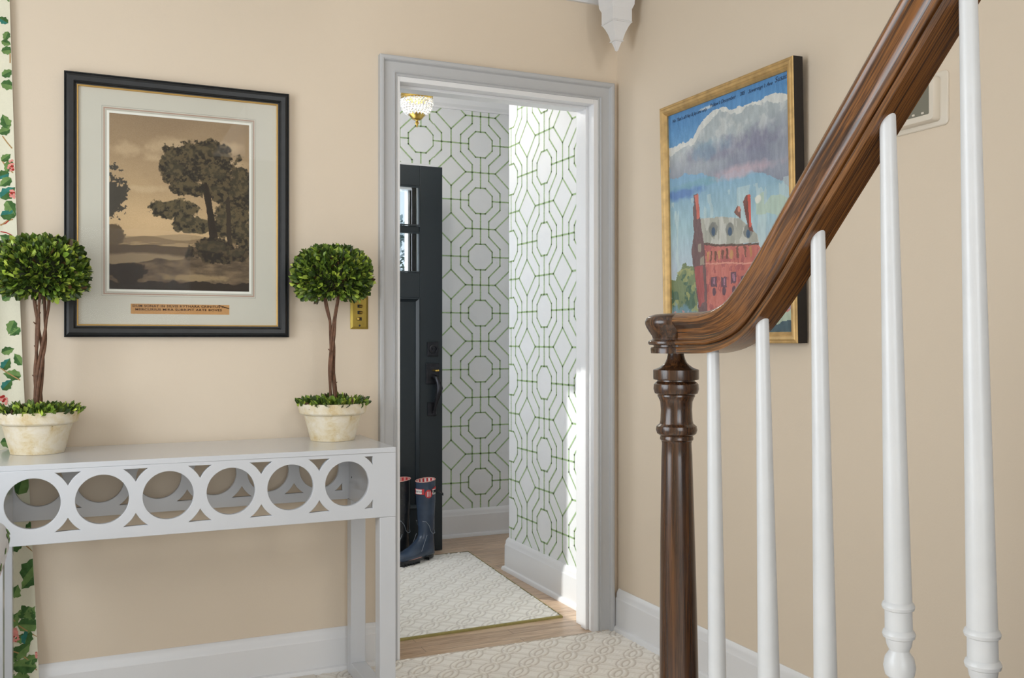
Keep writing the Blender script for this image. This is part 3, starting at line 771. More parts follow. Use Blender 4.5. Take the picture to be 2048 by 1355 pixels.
    # colour repeated per face by add()
def leafcol(r, bright=1.0):
    t = r.random()
    if t < .45: c = (46, 63, 22)
    elif t < .75: c = (80, 99, 34)
    elif t < .92: c = (120, 136, 52)
    elif t < .97: c = (154, 166, 70)
    else: c = (60, 44, 24)
    k = (.8+.4*r.random())*bright
    return tuple(lin(x*k) for x in c)+(1,)
def topiary(loc, ballr, ballz, seed, label, stems, ballh, dx):
    r = random.Random(seed)
    t = empty('topiary', loc); tag(t, label, 'potted plant', 'potted boxwood ball topiaries on the console table')
    mb = MB(); mb.lathe([(.052, .0), (.0705, .0), (.0715, .004), (.079, .032), (.087, .062), (.0925, .082), (.0955, .084), (.1035, .086), (.107, .090), (.1105, .112), (.1105, .119), (.108, .1205), (.100, .1195), (.097, .108)], n=64)
    mb.build('pot', M['stone'], t, smooth=True, angle=28)
    mb = MB(); mb.lathe([(.0965, .104), (.05, .112), (.001, .116)], n=32, cap=False); mb.build('moss', M['soil'], t, smooth=True)
    # low leaves in the pot
    mb = MB()
    for i in range(560):
        a = r.random()*2*PI; q = math.sqrt(r.random()); rad = q*.098
        p = Vector((rad*math.cos(a), rad*math.sin(a), .104+.004*r.random()))
        out = Vector((math.cos(a), math.sin(a), 0))*(.15+.8*q**2)
        d = (out+Vector((r.uniform(-.5, .5), r.uniform(-.5, .5), r.uniform(.55, 1.3)))).normalized()
        p = p+d*r.random()*.026*(1-.3*q)
        leaf(mb, p, d, Vector((r.uniform(-1, 1), r.uniform(-1, 1), r.uniform(-.2, 1))), r.uniform(.018, .030), r.uniform(.010, .016), leafcol(r, 1.3))
    mb.build('base_foliage', M['leaf'], t, colors=True)
    # twisted vine stems
    mb = MB(); zt = ballz-ballh*.35
    for k in range(stems):
        ph = 2*PI*k/stems+r.random(); tw = r.uniform(2.2, 4.0); pts = []; rad = []
        for i in range(26):
            u = i/25; z = .11+(zt-.11)*u
            rr_ = .0075+.007*abs(u-.45)*2*(1 if u > .45 else .3)+.002*math.sin(7*u+k)
            if u > .75: rr_ += (u-.75)*.05
            pts.append((rr_*math.cos(ph+tw*u)+.003*math.sin(9*u+k)+dx*u, rr_*math.sin(ph+tw*u), z)); rad.append(.0052-.0015*u+.0006*math.sin(20*u+k))
        mb.tube(pts, rad, 8)
    for k in range(5):
        u = r.random(); z = .16+u*(zt-.2); a = r.random()*6.28
        mb.tube([(.008*math.cos(a), .008*math.sin(a), z), (.015*math.cos(a), .015*math.sin(a), z+.006)], [.0022, .0012], 5)
    mb.build('stem', M['vine'], t, smooth=True)
    # ball: dark core and a dense coat of leaves
    hz = ballh/2
    def surf(a, e, k=1.0):
        ce, se = math.cos(e), math.sin(e)
        ex = .82 if se > 0 else .38
        return Vector((ballr*k*ce**ex*math.cos(a)*1.0+dx, ballr*k*ce**ex*math.sin(a), ballz+hz*k*math.copysign(abs(se)**(.95 if se > 0 else .9), se)))
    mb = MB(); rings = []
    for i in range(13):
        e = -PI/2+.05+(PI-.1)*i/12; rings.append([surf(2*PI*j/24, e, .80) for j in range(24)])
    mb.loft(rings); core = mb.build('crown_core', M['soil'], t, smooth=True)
    mb = MB(); N = 2700
    for i in range(N):
        se = r.uniform(-1, 1); e = math.asin(se); a = r.random()*2*PI
        k = r.uniform(.76, .93); p = surf(a, e, k); c = Vector((dx, 0, ballz-.03)); d0 = (p-c); d0.z *= 1.5; d0.normalize()
        d = (d0+Vector((r.uniform(-1, 1), r.uniform(-1, 1), r.uniform(-.8, 1)))*.62).normalized()
        L = r.uniform(.017, .027)
        leaf(mb, p, d, Vector((r.uniform(-1, 1), r.uniform(-1, 1), r.uniform(-1, 1))), L, L*.60, leafcol(r, 1.25))
    mb.build('crown_foliage', M['leaf'], t, colors=True)
    return t
topiary((.733, 3.045, TZ+.0005), .1285, .540, 11, 'boxwood topiary at the right end of the console table, below the brass switch plate', 4, .172, .0)
topiary((-.127, 3.045, TZ+.0005), .1275, .533, 23, 'boxwood topiary at the left end of the console table, beside the floral curtain', 5, .178, .010)

# ================================================================== raster helper for the two pictures
class Img:
    def __init__(s, W, H, seed):
        s.W, s.H = W, H; s.rs = np.random.RandomState(seed)
        s.S, s.T = np.meshgrid((np.arange(W)+.5)/W, (np.arange(H)+.5)/H)
        s.a = np.zeros((H, W, 3))
    def noise(s, f, asp=1.0, oct=4, seed=None):
        rs = np.random.RandomState(seed) if seed is not None else s.rs
        out = np.zeros((s.H, s.W)); amp = 1; tot = 0
        for o in range(oct):
            gx, gy = max(2, int(f*2**o)), max(2, int(f*asp*2**o*s.H/s.W))
            g = rs.rand(gy+2, gx+2)
            x = s.S*gx; y = s.T*gy; xi, yi = x.astype(int), y.astype(int); fx, fy = x-xi, y-yi
            fx = fx*fx*(3-2*fx); fy = fy*fy*(3-2*fy)
            out += amp*((g[yi, xi]*(1-fx)+g[yi, xi+1]*fx)*(1-fy)+(g[yi+1, xi]*(1-fx)+g[yi+1, xi+1]*fx)*fy); tot += amp; amp *= .55
        return out/tot
    def poly(s, P, wob=0, f=20, seed=1):
        S, T = s.S, s.T
        if wob: S = S+(s.noise(f, seed=seed)-.5)*wob; T = T+(s.noise(f, seed=seed+50)-.5)*wob
        m = np.zeros(S.shape, bool); n = len(P)
        for i in range(n):
            x0, y0 = P[i]; x1, y1 = P[(i+1) % n]
            if y0 == y1: continue
            c = ((y0 > T) != (y1 > T)) & (S < (x1-x0)*(T-y0)/(y1-y0)+x0); m ^= c
        return m.astype(float)
    def blob(s, cx, cy, rx, ry, wob=.3, f=12, seed=1, soft=.08):
        n = .75*(s.noise(f, seed=seed)-.5)+.35*(s.noise(f*4, seed=seed+7)-.5)
        d = np.sqrt(((s.S-cx)/rx)**2+((s.T-cy)/ry)**2)+n*wob*2
        return np.clip((1-d)/soft, 0, 1)
    def put(s, m, c, k=1.0):
        c = np.array(c, float) if not isinstance(c, np.ndarray) else c
        s.a = s.a*(1-(m*k)[..., None])+c*(m*k)[..., None]
    def mesh(s, name, a0, a1, b0, b1, c, xf, m, parent):
        """grid of small coloured faces; row 0 is the top"""
        W, H = s.W, s.H
        A, B = np.meshgrid(np.linspace(a0, a1, W+1), np.linspace(b1, b0, H+1))
        P = np.stack([A.ravel(), B.ravel(), np.full(A.size, c), np.ones(A.size)], 1)
        Mx = np.array(xf); P = (P @ Mx.T)[:, :3]
        i = np.arange(H)[:, None]*(W+1)+np.arange(W)[None, :]
        F = np.stack([i, i+W+1, i+W+2, i+1], -1).reshape(-1, 4)
        me = bpy.data.meshes.new(name); me.vertices.add(len(P)); me.vertices.foreach_set('co', P.ravel())
        me.loops.add(F.size); me.loops.foreach_set('vertex_index', F.ravel().astype(np.int32))
        me.polygons.add(len(F)); me.polygons.foreach_set('loop_start', np.arange(0, F.size, 4, dtype=np.int32))
        try: me.polygons.foreach_set('loop_total', np.full(len(F), 4, dtype=np.int32))
        except Exception: pass
        me.update(calc_edges=True)
        col = np.clip(s.a/255., 0, 1); col = np.where(col <= .04045, col/12.92, ((col+.055)/1.055)**2.4)
        cc = np.ones((H*W, 4)); cc[:, :3] = col.reshape(-1, 3)
        at = me.color_attributes.new('Col', 'FLOAT_COLOR', 'CORNER'); at.data.foreach_set('color', np.repeat(cc, 4, 0).ravel().astype(np.float32))
        me.materials.append(m)
        o = bpy.data.objects.new(name, me); COL.objects.link(o); o.parent = parent; return o

# ================================================================== PICTURE 1: landscape print in black frame
pic = empty('framed_print', (0, 0, 0)); tag(pic, 'large black framed sepia tree landscape print with wide pale mat', 'picture')
XB = XF_BACK(YB)
pa0, pa1, pb0, pb1 = -.061, .618, 1.139, 1.950
mb = MB(); frame_mesh(mb, pa0, pa1, pb0, pb1, [(0, .002), (0, .024), (.003, .026), (.005, .024), (.007, .0265), (.014, .030), (.026, .027), (.031, .022), (.032, .016), (.0355, .0155), (.0355, .004)], XB)
mb.build('frame', M['black'], pic, smooth=True, angle=22)
mb = MB(); frame_mesh(mb, pa0+.0355, pa1-.0355, pb0+.0355, pb1-.0355, [(0, .004), (0, .0165), (.002, .0170), (.004, .0155), (.004, .006)], XB); mb.build('gold_fillet', M['goldline'], pic)
def flat(a0, a1, b0, b1, c, name, m, parent=pic, xf=XB):
    x = MB(); x.add([tuple(xf @ Vector(p)) for p in ((a0, b0, c), (a1, b0, c), (a1, b1, c), (a0, b1, c))], [(0, 1, 2, 3)]); return x.build(name, m, parent)
mt = flat(pa0+.038, pa1-.038, pb0+.038, pb1-.038, .008, 'mat_board', M['matboard'])
qa0, qa1, qb0, qb1 = .066, .490, 1.289, 1.837
def ring(ins, wd, c, m_):
    x = MB(); frame_mesh(x, qa0-ins, qa1+ins, qb0-ins, qb1+ins, [(0, c), (wd, c)], XB); return x.build('mat_line', m_, mt)
ring(.0215, .0010, .0083, M['linegrey']); ring(.0170, .0042, .0083, M['mauve']); ring(.0105, .0008, .0083, M['linegrey']); ring(.0070, .0070, .0084, M['matwhite'])
im = Img(300, 388, 5)
g = im.noise(3, 1.4, 5, 2)
sky = np.stack([150+54*im.T*1.35+20*(g-.5), 128+46*im.T*1.35+20*(g-.5), 100+30*im.T*1.35+16*(g-.5)], -1); im.a = sky
for k, (cx, cy, rx, ry) in enumerate(((.15, .2, .2, .05), (.42, .16, .22, .05), (.85, .14, .15, .04), (.22, .42, .22, .025), (.3, .24, .1, .03), (.9, .24, .1, .03))):
    im.put(im.blob(cx, cy, rx, ry, .7, 9, 30+k, .7), (206, 182, 146), .5)
im.put(im.blob(.28, .60, .40, .16, .1, 3, 9, 1.0), (222, 190, 146), .55)
yh = .685+.012*np.sin(im.S*9)
im.put((im.T > yh).astype(float), (168, 144, 108))
im.put(((im.T > .70+.01*np.sin(im.S*14+1))).astype(float), (136, 114, 84))
im.put(((im.T > .725)).astype(float)*(im.noise(16, 5, 3, 7) > .45), (182, 156, 116), .6)
im.put((im.T > .745+.03*(im.noise(8, seed=8)-.5)).astype(float), (92, 76, 56))
im.put(im.blob(.24, .835, .42, .055, .2, 5, 12, .25), (150, 130, 100), .95)       # river
gd = (im.T > .865-.10*im.S+.05*(im.noise(9, seed=14)-.5)).astype(float)
im.put(gd, np.stack([96+80*(im.noise(14, 3, 4, 15)-.42)]*3, -1)*np.array([1, .84, .64]))
im.put(im.blob(.60, .925, .30, .025, .5, 10, 16, .4), (158, 136, 100), .8)
im.put(im.blob(.12, .90, .17, .06, .6, 14, 17, .1), (52, 42, 32))
im.put(((im.T > .955+.04*(im.noise(18, seed=19)-.5))).astype(float), (50, 40, 30))
im.put(im.blob(.0, .46, .1, .13, 1.2, 18, 41, .1), (66, 62, 54), .95)
im.put(im.blob(.03, .69, .08, .06, .4, 18, 42, .1), (98, 82, 60), 1)
# trees
def crown(cx, cy, rx, ry, seed, c1=(62, 54, 40), c2=(104, 90, 62)):
    mk = im.blob(cx, cy, rx, ry, .62, 13, seed, .12)
    t = im.noise(44, 1, 4, seed+3)
    im.put(mk, c1); im.put(mk*(t > .54), c2, .75); im.put(mk*(t < .42), (42, 37, 28), .8)
    im.put(im.blob(cx-.02, cy-ry*.35, rx*.7, ry*.5, .8, 15, seed+4, .3)*mk, (98, 88, 62), .4)
crown(.93, .42, .13, .20, 60); crown(.86, .60, .13, .14, 61, (76, 66, 48)); crown(.97, .66, .10, .10, 66)
im.put(im.poly([(.82, .42), (.85, .42), (.865, .72), (.83, .72)], .02, 8, 2), (60, 50, 38))
crown(.46, .53, .17, .065, 62, (80, 72, 52)); crown(.58, .61, .14, .06, 63, (80, 72, 52))
im.put(im.poly([(.64, .22), (.66, .22), (.71, .40), (.735, .55), (.765, .70), (.70, .70), (.69, .56), (.66, .42)], .02, 8, 3), (52, 42, 32))
im.put(im.poly([(.69, .42), (.80, .34), (.81, .35), (.71, .46)], .02, 8, 4), (52, 42, 32))
crown(.62, .25, .245, .125, 64); crown(.45, .27, .11, .10, 164); crown(.72, .20, .14, .09, 165); crown(.48, .32, .13, .09, 65); crown(.76, .33, .13, .10, 67); crown(.55, .40, .13, .05, 68); crown(.78, .42, .08, .06, 69)
im.put(im.poly([(.665, .36), (.685, .36), (.735, .55), (.75, .66), (.715, .66), (.70, .55)], .012, 8, 5), (46, 38, 28))
crown(.74, .76, .20, .075, 71, (48, 40, 30), (78, 66, 46)); crown(.9, .78, .14, .05, 72, (58, 48, 36), (88, 74, 52))
im.a += (im.rs.rand(im.H, im.W, 1)-.5)*10
im.mesh('landscape_print', qa0, qa1, qb0, qb1, .0088, XB, M['art'], pic)
cap = flat(.128, .427, 1.2125, 1.2440, .0086, 'caption_strip', mat('caption_paper', rgb(196, 150, 100), .85, spec=.1, var=.12, vscale=14))
for cap_s, cap_z, cap_w in (('DUM SONAT IN SILVIS KYTHARA CRINITUS A', 1.2372, .278), ('MERCURIUS MIRA SURRIPIT ARTE BOVES', 1.2262, .262)):
    tx_ = text('caption_text', cap_s, .0098, M['ink'], cap, None, space=1.1, depth=.0002, bold=.00018)
    wx = max(v.co.x for v in tx_.data.vertices)-min(v.co.x for v in tx_.data.vertices)
    tx_.data.transform(basis((.272, YB-.0093, cap_z), (1, 0, 0), (0, 0, 1), (0, -1, 0)) @ Matrix.Scale(cap_w/wx, 4, (1, 0, 0)))
x = MB(); 
for k in range(6):
    a = .392+k*.0055; b_ = 1.2425-k*.0017; x.add([tuple(XB @ Vector(p)) for p in ((a, b_-.0012, .0098+.0001*k), (a+.0065, b_-.0032, .0098+.0001*k), (a+.0075, b_-.0008, .0098+.0001*k), (a+.002, b_+.0010, .0098+.0001*k))], [(0, 1, 2, 3)])
x.build('caption_stain', M['ink'], cap)
flat(pa0+.037, pa1-.037, pb0+.037, pb1-.037, .0135, 'glass', M['picglass'])

# ================================================================== PICTURE 2: oil painting in gold frame, leaning off the right wall
pt = empty('framed_painting', (0, 0, 0)); tag(pt, 'gold framed oil painting of a red brick building under clouds', 'picture')
zc = 1.12
tilt = math.atan(.018/.82)
# local: a = -y, b = up the picture, c = out from wall; origin at bottom front edge
XP = basis((1.851, 0, zc), (0, -1, 0), (-math.sin(tilt), 0, math.cos(tilt)), (-math.cos(tilt), 0, -math.sin(tilt)))
fa0, fa1, fb0, fb1 = -2.805, -2.120, 0, .8205
DP = .037
mb = MB(); frame_mesh(mb, fa0, fa1, fb0, fb1, [(.003, -DP), (0, -DP), (0, -.003)], XP)
mb.build('frame_side', M['blackbox'], pt)
mb = MB(); frame_mesh(mb, fa0, fa1, fb0, fb1, [(0, -.003), (.001, -.001), (.004, 0), (.006, -.0015), (.0075, -.0015), (.009, .0), (.012, .0015), (.019, .0005), (.023, -.003), (.0245, -.003), (.0255, -.0015), (.031, -.007), (.033, -.010), (.033, -.022)], XP)
fr = mb.build('gold_frame', M['gold'], pt, smooth=True, angle=22)
im = Img(250, 310, 9)
S, T = im.S, im.T
n1 = im.noise(5, .5, 4, 3)
for i in range(3): im.a[..., i] = np.interp(T+.04*(n1-.5), [0, .12, .42, .52, .72, 1.], [[78, 98, 150, 165, 188, 170], [138, 156, 186, 198, 202, 190], [196, 206, 204, 208, 214, 205]][i])
im.put(im.blob(.10, .37, .20, .035, .8, 8, 20, .5), (88, 128, 190), .85)
im.put(im.blob(.30, .34, .30, .02, .8, 8, 21, .6), (120, 170, 186), .7)
ct = [(0, .165), (.07, .16), (.141, .143), (.252, .149), (.27, .11), (.294, .085), (.4, .062), (.482, .046), (.55, .07), (.6, .078), (.675, .062), (.74, .056), (.82, .066), (.907, .074), (1.0, .10), (1.02, .46), (.82, .378), (.637, .33), (.441, .33), (.229, .285), (0, .28)]
cm = im.poly(ct, .05, 12, 6)
im.put(cm, (176, 186, 190))
nb = im.noise(9, .6, 5, 8)
dk = np.clip((T-(.17+.05*np.sin(S*5)))/.12, 0, 1)*cm
im.put(dk*(.5+nb*.8).clip(0, 1), (132, 136, 158), .85)
im.put(cm*im.blob(.55, .22, .4, .06, .8, 10, 23, .5), (128, 126, 152), .6)
im.put(cm*im.blob(.35, .20, .2, .05, .8, 10, 24, .5), (110, 150, 178), .45)
top = cm*(1-im.poly([(a, b+.022) for a, b in ct], .05, 14, 66))
im.put(top, (232, 232, 226), .8)
im.put(cm*np.clip((im.noise(16, .9, 5, 25)-.5)*6, 0, 1)*np.clip((.27-T)*8, 0, 1), (212, 215, 214), .7)
im.put(im.blob(.62, .335, .35, .035, .8, 8, 27, .5), (200, 178, 188), .8)
im.put(im.blob(.37, .028, .07, .008, .8, 9, 28, .4), (214, 220, 226), .9)
im.put((im.noise(14, .25, 3, 29) > .60)*(T > .40)*1., (196, 214, 214), .6)
im.put(im.poly([(.73, .45), (.80, .445), (.80, .50), (.86, .46), (.97, .478), (1, .56), (.74, .52)], .03, 12, 31), (184, 204, 188), .9)
im.put(im.blob(.76, .465, .03, .02, .4, 12, 32, .2), (232, 232, 222), .9)
# foliage left
im.put(im.poly([(0, .74), (.04, .75), (.12, .70), (.2, .69), (.25, .72), (.25, 1), (0, 1)], .06, 16, 33), (120, 136, 96))
im.put((im.noise(20, 1, 3, 34) > .52)*im.poly([(0, .76), (.22, .71), (.25, 1), (0, 1)], .06, 16, 35), (72, 104, 84), .85)
im.put((im.noise(24, 1, 2, 36) > .6)*im.poly([(0, .74), (.22, .70), (.25, .9), (0, .9)], .06, 16, 37), (170, 170, 110), .8)
im.put(im.blob(.1, .92, .16, .07, .9, 14, 38, .2), (112, 150, 170), .8)
for k in range(7): im.put(im.poly([(.02+.04*k, .90+.01*(k % 2)), (.045+.04*k, .90), (.05+.04*k, 1), (.02+.04*k, 1)], .03, 20, 39+k), (206, 150, 146) if k % 2 == 0 else (150, 164, 186), .85)
# building
im.put(im.poly([(.30, .61), (.76, .645), (.86, .76), (1, .80), (1, 1), (.33, 1)], .012, 20, 50), (196, 112, 100))
im.put(im.poly([(.30, .61), (.76, .645), (.86, .76), (1, .80), (1, 1), (.33, 1)], .012, 20, 50)*(im.noise(18, .5, 4, 51) > .55), (204, 122, 110), .7)
im.put((im.noise(30, .7, 3, 151) > .62)*im.poly([(.30, .61), (.76, .645), (.86, .76), (1, .80), (1, 1), (.33, 1)], .012, 20, 50), (164, 84, 84), .7)
im.put(im.poly([(.31, .695), (.80, .715), (.80, .722), (.31, .702)], .01, 20, 52), (222, 160, 140), .8)
im.put(im.poly([(.286, .495), (.454, .503), (.616, .531), (.675, .564), (.75, .605), (.765, .64), (.505, .629), (.302, .605)], .012, 20, 53), (172, 172, 160))
im.put(im.poly([(.286, .495), (.454, .503), (.616, .531), (.675, .564), (.75, .605), (.765, .64), (.505, .629), (.302, .605)], .012, 20, 53)*(im.noise(26, .25, 3, 54) > .55), (206, 206, 198), .8)
im.put(im.poly([(.302, .605), (.505, .626), (.76, .640), (.76, .648), (.505, .636), (.302, .616)], .008, 20, 55), (96, 76, 66), .9)
for (a, b) in ((.397, .563), (.536, .575), (.68, .597)):
    im.put(im.blob(a, b-.01, .035, .03, .3, 20, 56, .1), (120, 122, 116), .8); im.put(im.blob(a, b, .018, .02, .2, 20, 57, .2), (66, 92, 120))
for (a, b) in ((.395, .779), (.479, .782), (.556, .766), (.64, .79), (.73, .80)):
    im.put(im.poly([(a-.022, b-.022), (a+.024, b-.022), (a+.024, b+.024), (a-.022, b+.024)], .02, 30, 58), (96, 70, 86), .9)
    im.put(im.poly([(a-.006, b-.014), (a+.010, b-.014), (a+.010, b+.012), (a-.006, b+.012)], .02, 30, 59), (186, 130, 150), .8)
for a in (.395, .479, .56): im.put(im.blob(a, .82, .018, .02, .3, 30, 60, .2), (88, 62, 76), .9)
for k, a in enumerate((.345, .375, .412, .44, .474, .51, .546, .596, .655, .70)): im.put(im.poly([(a-.01, .645), (a+.01, .645), (a+.008, .685), (a-.008, .69)], .03, 30, 61+k), (112, 76, 60) if k % 3 else (196, 150, 92), .85)
im.put(im.poly([(.23, .388), (.27, .387), (.275, .449), (.292, .535), (.319, .622), (.335, .886), (.33, 1), (.27, 1), (.224, .723), (.199, .646), (.224, .551), (.219, .443), (.232, .428)], .012, 24, 75), (112, 84, 84))
im.put(im.poly([(.235, .39), (.27, .388), (.275, .449), (.285, .49), (.255, .50), (.245, .43)], .008, 24, 76), (206, 112, 96))
im.put(im.poly([(.215, .60), (.30, .60), (.315, .70), (.23, .70)], .02, 24, 77)*(im.noise(30, .4, 2, 78) > .5), (168, 160, 140), .8)
im.put(im.poly([(.22, .71), (.30, .70), (.31, .86), (.26, .88)], .02, 24, 79), (172, 84, 82), .9)
im.put(im.poly([(.67, .437), (.701, .441), (.701, .552), (.722, .593), (.69, .585), (.665, .524), (.645, .462)], .008, 24, 80), (120, 68, 58))
im.put(im.poly([(.68, .437), (.703, .441), (.705, .57), (.69, .57)], .006, 24, 81), (214, 92, 74))
im.put(im.poly([(.57, .50), (.60, .475), (.625, .49), (.625, .53)], .012, 24, 82), (130, 84, 72))
im.put(im.blob(.612, .49, .012, .014, .2, 20, 83, .2), (210, 138, 116))
# lower right slope
im.put(im.poly([(.78, .955), (.93, .925), (1.0, .90), (1, 1), (.75, 1)], .03, 14, 84), (176, 190, 168))
im.put(im.poly([(.78, .985), (.95, .955), (1.0, .95), (1, 1), (.75, 1)], .03, 14, 85), (66, 90, 100))
im.put(im.poly([(.84, .86), (1.0, .80), (1, .90), (.9, .93)], .03, 14, 86), (150, 140, 152), .9)
im.a += (im.noise(60, .3, 2, 90)-.5)[..., None]*26
im.mesh('painting', fa0+.031, fa1-.031, fb0+.031, fb1-.031, -.016, XP, M['oil'], pt)
# handwritten line along the top edge
for (bd, s0, s1, t_r) in (("No That's all Hay & Jay and only", .04, .36, .033), ("Pellew't December", .385, .60, .026), ("2005", .635, .675, .024), ("Sovereign't Ave", .70, .88, .026), ("Susan", .895, .985, .020)):
    wd = (s1-s0)*.623; sz = .0165 if bd != 'Susan' else .022
    xfm = XP @ basis((fa0+.031+.623*(s0+s1)/2, fb1-.031-.7585*t_r, -.0155), (1, .0, 0), (0, 1, 0), (0, 0, 1))
    cu = text('inscription', bd, sz, M['darkink'], fr, None, shear=.35, depth=.0001)
    wx = max(v.co.x for v in cu.data.vertices)-min(v.co.x for v in cu.data.vertices)
    cu.data.transform(xfm @ Matrix.Scale(wd/wx, 4, (1, 0, 0)))

# ================================================================== SWITCH PLATE
sw = empty('switch_plate', (.863, YB, 1.225)); tag(sw, 'brass wall switch plate with three small toggles beside the doorway casing', 'light switch')
mb = MB()
A0, A1, B0, B1_ = -.0315, .0315, -.057, .057
xf = XF_BACK(0)
mb.loft([[tuple(xf @ Vector((a, b, c))) for a, b in ((A0+i_, B0+i_), (A1-i_, B0+i_), (A1-i_, B1_-i_), (A0+i_, B1_-i_))] for i_, c in ((0, 0), (0, .003), (.008, .007))])
plate = mb.build('plate', M['brassplate'], sw, fix=True)
for k, z in enumerate((.022, .0, -.022)):
    mb = MB(); mb.box(-.0075, .0075, -.0078, -.0069, z-.0055, z+.0055); s_ = mb.build('toggle_slot', M['bronze'], plate)
    mb = MB(); sg = 1 if k < 2 else -1; mb.tube([(0, -.007, z), (.004*sg, -.014, z), (.008*sg, -.018, z)], [.0035, .004, .004], 10); mb.build('toggle', M['brass'], sw, smooth=True)
for z in (.044, -.045):
    mb = MB(); mb.lathe([(.0035, 0), (.0035, .0016), (.001, .0022)], n=14); o = mb.build('screw', M['bronze'], sw); o.rotation_euler = (PI/2, 0, 0); o.location = (0, -.0068, z)

# ================================================================== THERMOSTAT
th = empty('thermostat', (XR, 0, 0)); tag(th, 'off-white wall thermostat with grey screen behind the stair handrail', 'thermostat')
def rrect(a0, a1, b0, b1, r, n=6):
    pts = []
    for (cx, cy, s) in ((a1-r, b0+r, -PI/2), (a1-r, b1-r, 0), (a0+r, b1-r, PI/2), (a0+r, b0+r, PI)):
        for i in range(n+1): pts.append((cx+r*math.cos(s+i*PI/2/n), cy+r*math.sin(s+i*PI/2/n)))
    return pts
XT = XF_RIGHT(0)
def rbox(name, rects, m, parent, r=.012):
    x = MB(); x.loft([[tuple(XT @ Vector((a, b, c))) for a, b in rrect(q[0], q[1], q[2], q[3], r)] for q, c in rects]); return x.build(name, m, parent, smooth=True, fix=True, angle=40)
ta0, ta1, tb0, tb1 = -1.805, -1.637, 1.650, 1.782
rbox('wall_plate', [((ta0, ta1, tb0, tb1), 0), ((ta0, ta1, tb0, tb1), .004), ((ta0+.002, ta1-.002, tb0+.002, tb1-.002), .006)], M['plastic'], th)
bd = rbox('body', [((ta0+.020, ta1-.022, tb0+.012, tb1-.012), .006), ((ta0+.020, ta1-.022, tb0+.012, tb1-.012), .018), ((ta0+.024, ta1-.026, tb0+.016, tb1-.016), .026)], M['plastic'], th, .008)
rbox('screen', [((ta0+.034, ta1-.038, tb0+.030, tb1-.028), .026), ((ta0+.034, ta1-.038, tb0+.030, tb1-.028), .0268)], M['lcd'], bd, .003)
for k in range(3): rbox('button', [((ta0+.052+k*.028, ta0+.060+k*.028, tb0+.033, tb0+.038), .0268), ((ta0+.052+k*.028, ta0+.060+k*.028, tb0+.033, tb0+.038), .0276)], M['plastic'], bd, .002)

# ================================================================== NEWEL DROP hanging in the corner, under the upper floor
nd = empty('newel_drop', (1.803, 3.045, 0)); tag(nd, 'white square pointed newel drop hanging from the ceiling corner above the doorway', 'newel drop')
mb = MB()
def sq(r, z): return [(-r, -r, z), (r, -r, z), (r, r, z), (-r, r, z)]
mb.loft([sq(r, z) for r, z in ((.001, 2.205), (.004, 2.208), (.008, 2.222), (.012, 2.234), (.0145, 2.240), (.0175, 2.242), (.0165, 2.246), (.023, 2.270), (.032, 2.292), (.0365, 2.300), (.039, 2.304), (.0385, 2.308), (.041, 2.312), (.041, 2.5))])
mb.build('drop_post', M['trim'], nd, fix=True)
for z, r in ((2.3075, .0415), (2.2415, .0185)):
    mb = MB(); mb.loft([sq(r, z-.002), sq(r+.0012, z), sq(r, z+.002)]); mb.build('drop_bead', M['trim'], nd, fix=True)
mb = MB(); mb.loft([sq(.041, 2.355), sq(.048, 2.372), sq(.05, 2.40), sq(.05, 2.5)]); mb.build('drop_collar', M['trim'], nd, fix=True)

# ================================================================== STAIR RAILING
st = empty('staircase', (.88, 1.30, 0)); tag(st, 'staircase with dark oak handrail, turned newel post and white tapered balusters', 'staircase')
SX, SY = .88, 1.30
RXC = .885
# sweep path (y, z of the underside)
ctrl = [(1.305, 1.1085), (1.26, 1.1085), (1.215, 1.1092), (1.188, 1.111), (1.148, 1.1185), (1.107, 1.135), (1.068, 1.163), (1.018, 1.2085), (.963, 1.266), (.85, 1.381), (.735, 1.499), (.60, 1.637), (.40, 1.841), (.15, 2.096)]
def catmull(P, n=10):
    out = []
    for i in range(len(P)-1):
        p0, p1, p2, p3 = P[max(i-1, 0)], P[i], P[i+1], P[min(i+2, len(P)-1)]
        for k in range(n):
            t = k/n
            out.append(tuple(.5*((2*p1[j])+(-p0[j]+p2[j])*t+(2*p0[j]-5*p1[j]+4*p2[j]-p3[j])*t*t+(-p0[j]+3*p1[j]-3*p2[j]+p3[j])*t**3) for j in (0, 1)))
    out.append(P[-1]); return out
path = catmull(ctrl)
half = [(.0210, 0), (.0214, .0085), (.0205, .0100), (.0160, .0105), (.0160, .0130), (.0225, .0137), (.0248, .0160), (.0250, .0190), (.0230, .0212), (.0180, .0222), (.0168, .0245), (.0175, .0295), (.0212, .0365), (.0275, .0435), (.0312, .0490), (.0316, .0535), (.0292, .0582), (.0230, .0618), (.0150, .0642), (.0070, .0655)]
pro = [(-x, z) for x, z in half]+[(x, z) for x, z in reversed(half)]
mb = MB(); rings = []; uvs = []; Lp = 0; pl = [0]
for a, b in zip(pro, pro[1:]): pl.append(pl[-1]+math.hypot(b[0]-a[0], b[1]-a[1]))
for i, (y, z) in enumerate(path):
    y0, z0 = path[max(i-1, 0)]; y1, z1 = path[min(i+1, len(path)-1)]
    d = Vector((0, y1-y0, z1-z0)).normalized(); nrm = Vector((0, d.z, -d.y))
    if nrm.z < 0: nrm = -nrm
    if i: Lp += math.hypot(y-path[i-1][0], z-path[i-1][1])
    rings.append([Vector((RXC-SX-.03*max(0, z-1.13), y-SY, z))+Vector((1, 0, 0))*p[0]+nrm*p[1]*1.0 for p in pro]); uvs += [(Lp, q) for q in pl]
mb.loft(rings)
hr = mb.build('handrail', M['rail'], st, smooth=True, uvs=uvs, fix=True, angle=40)
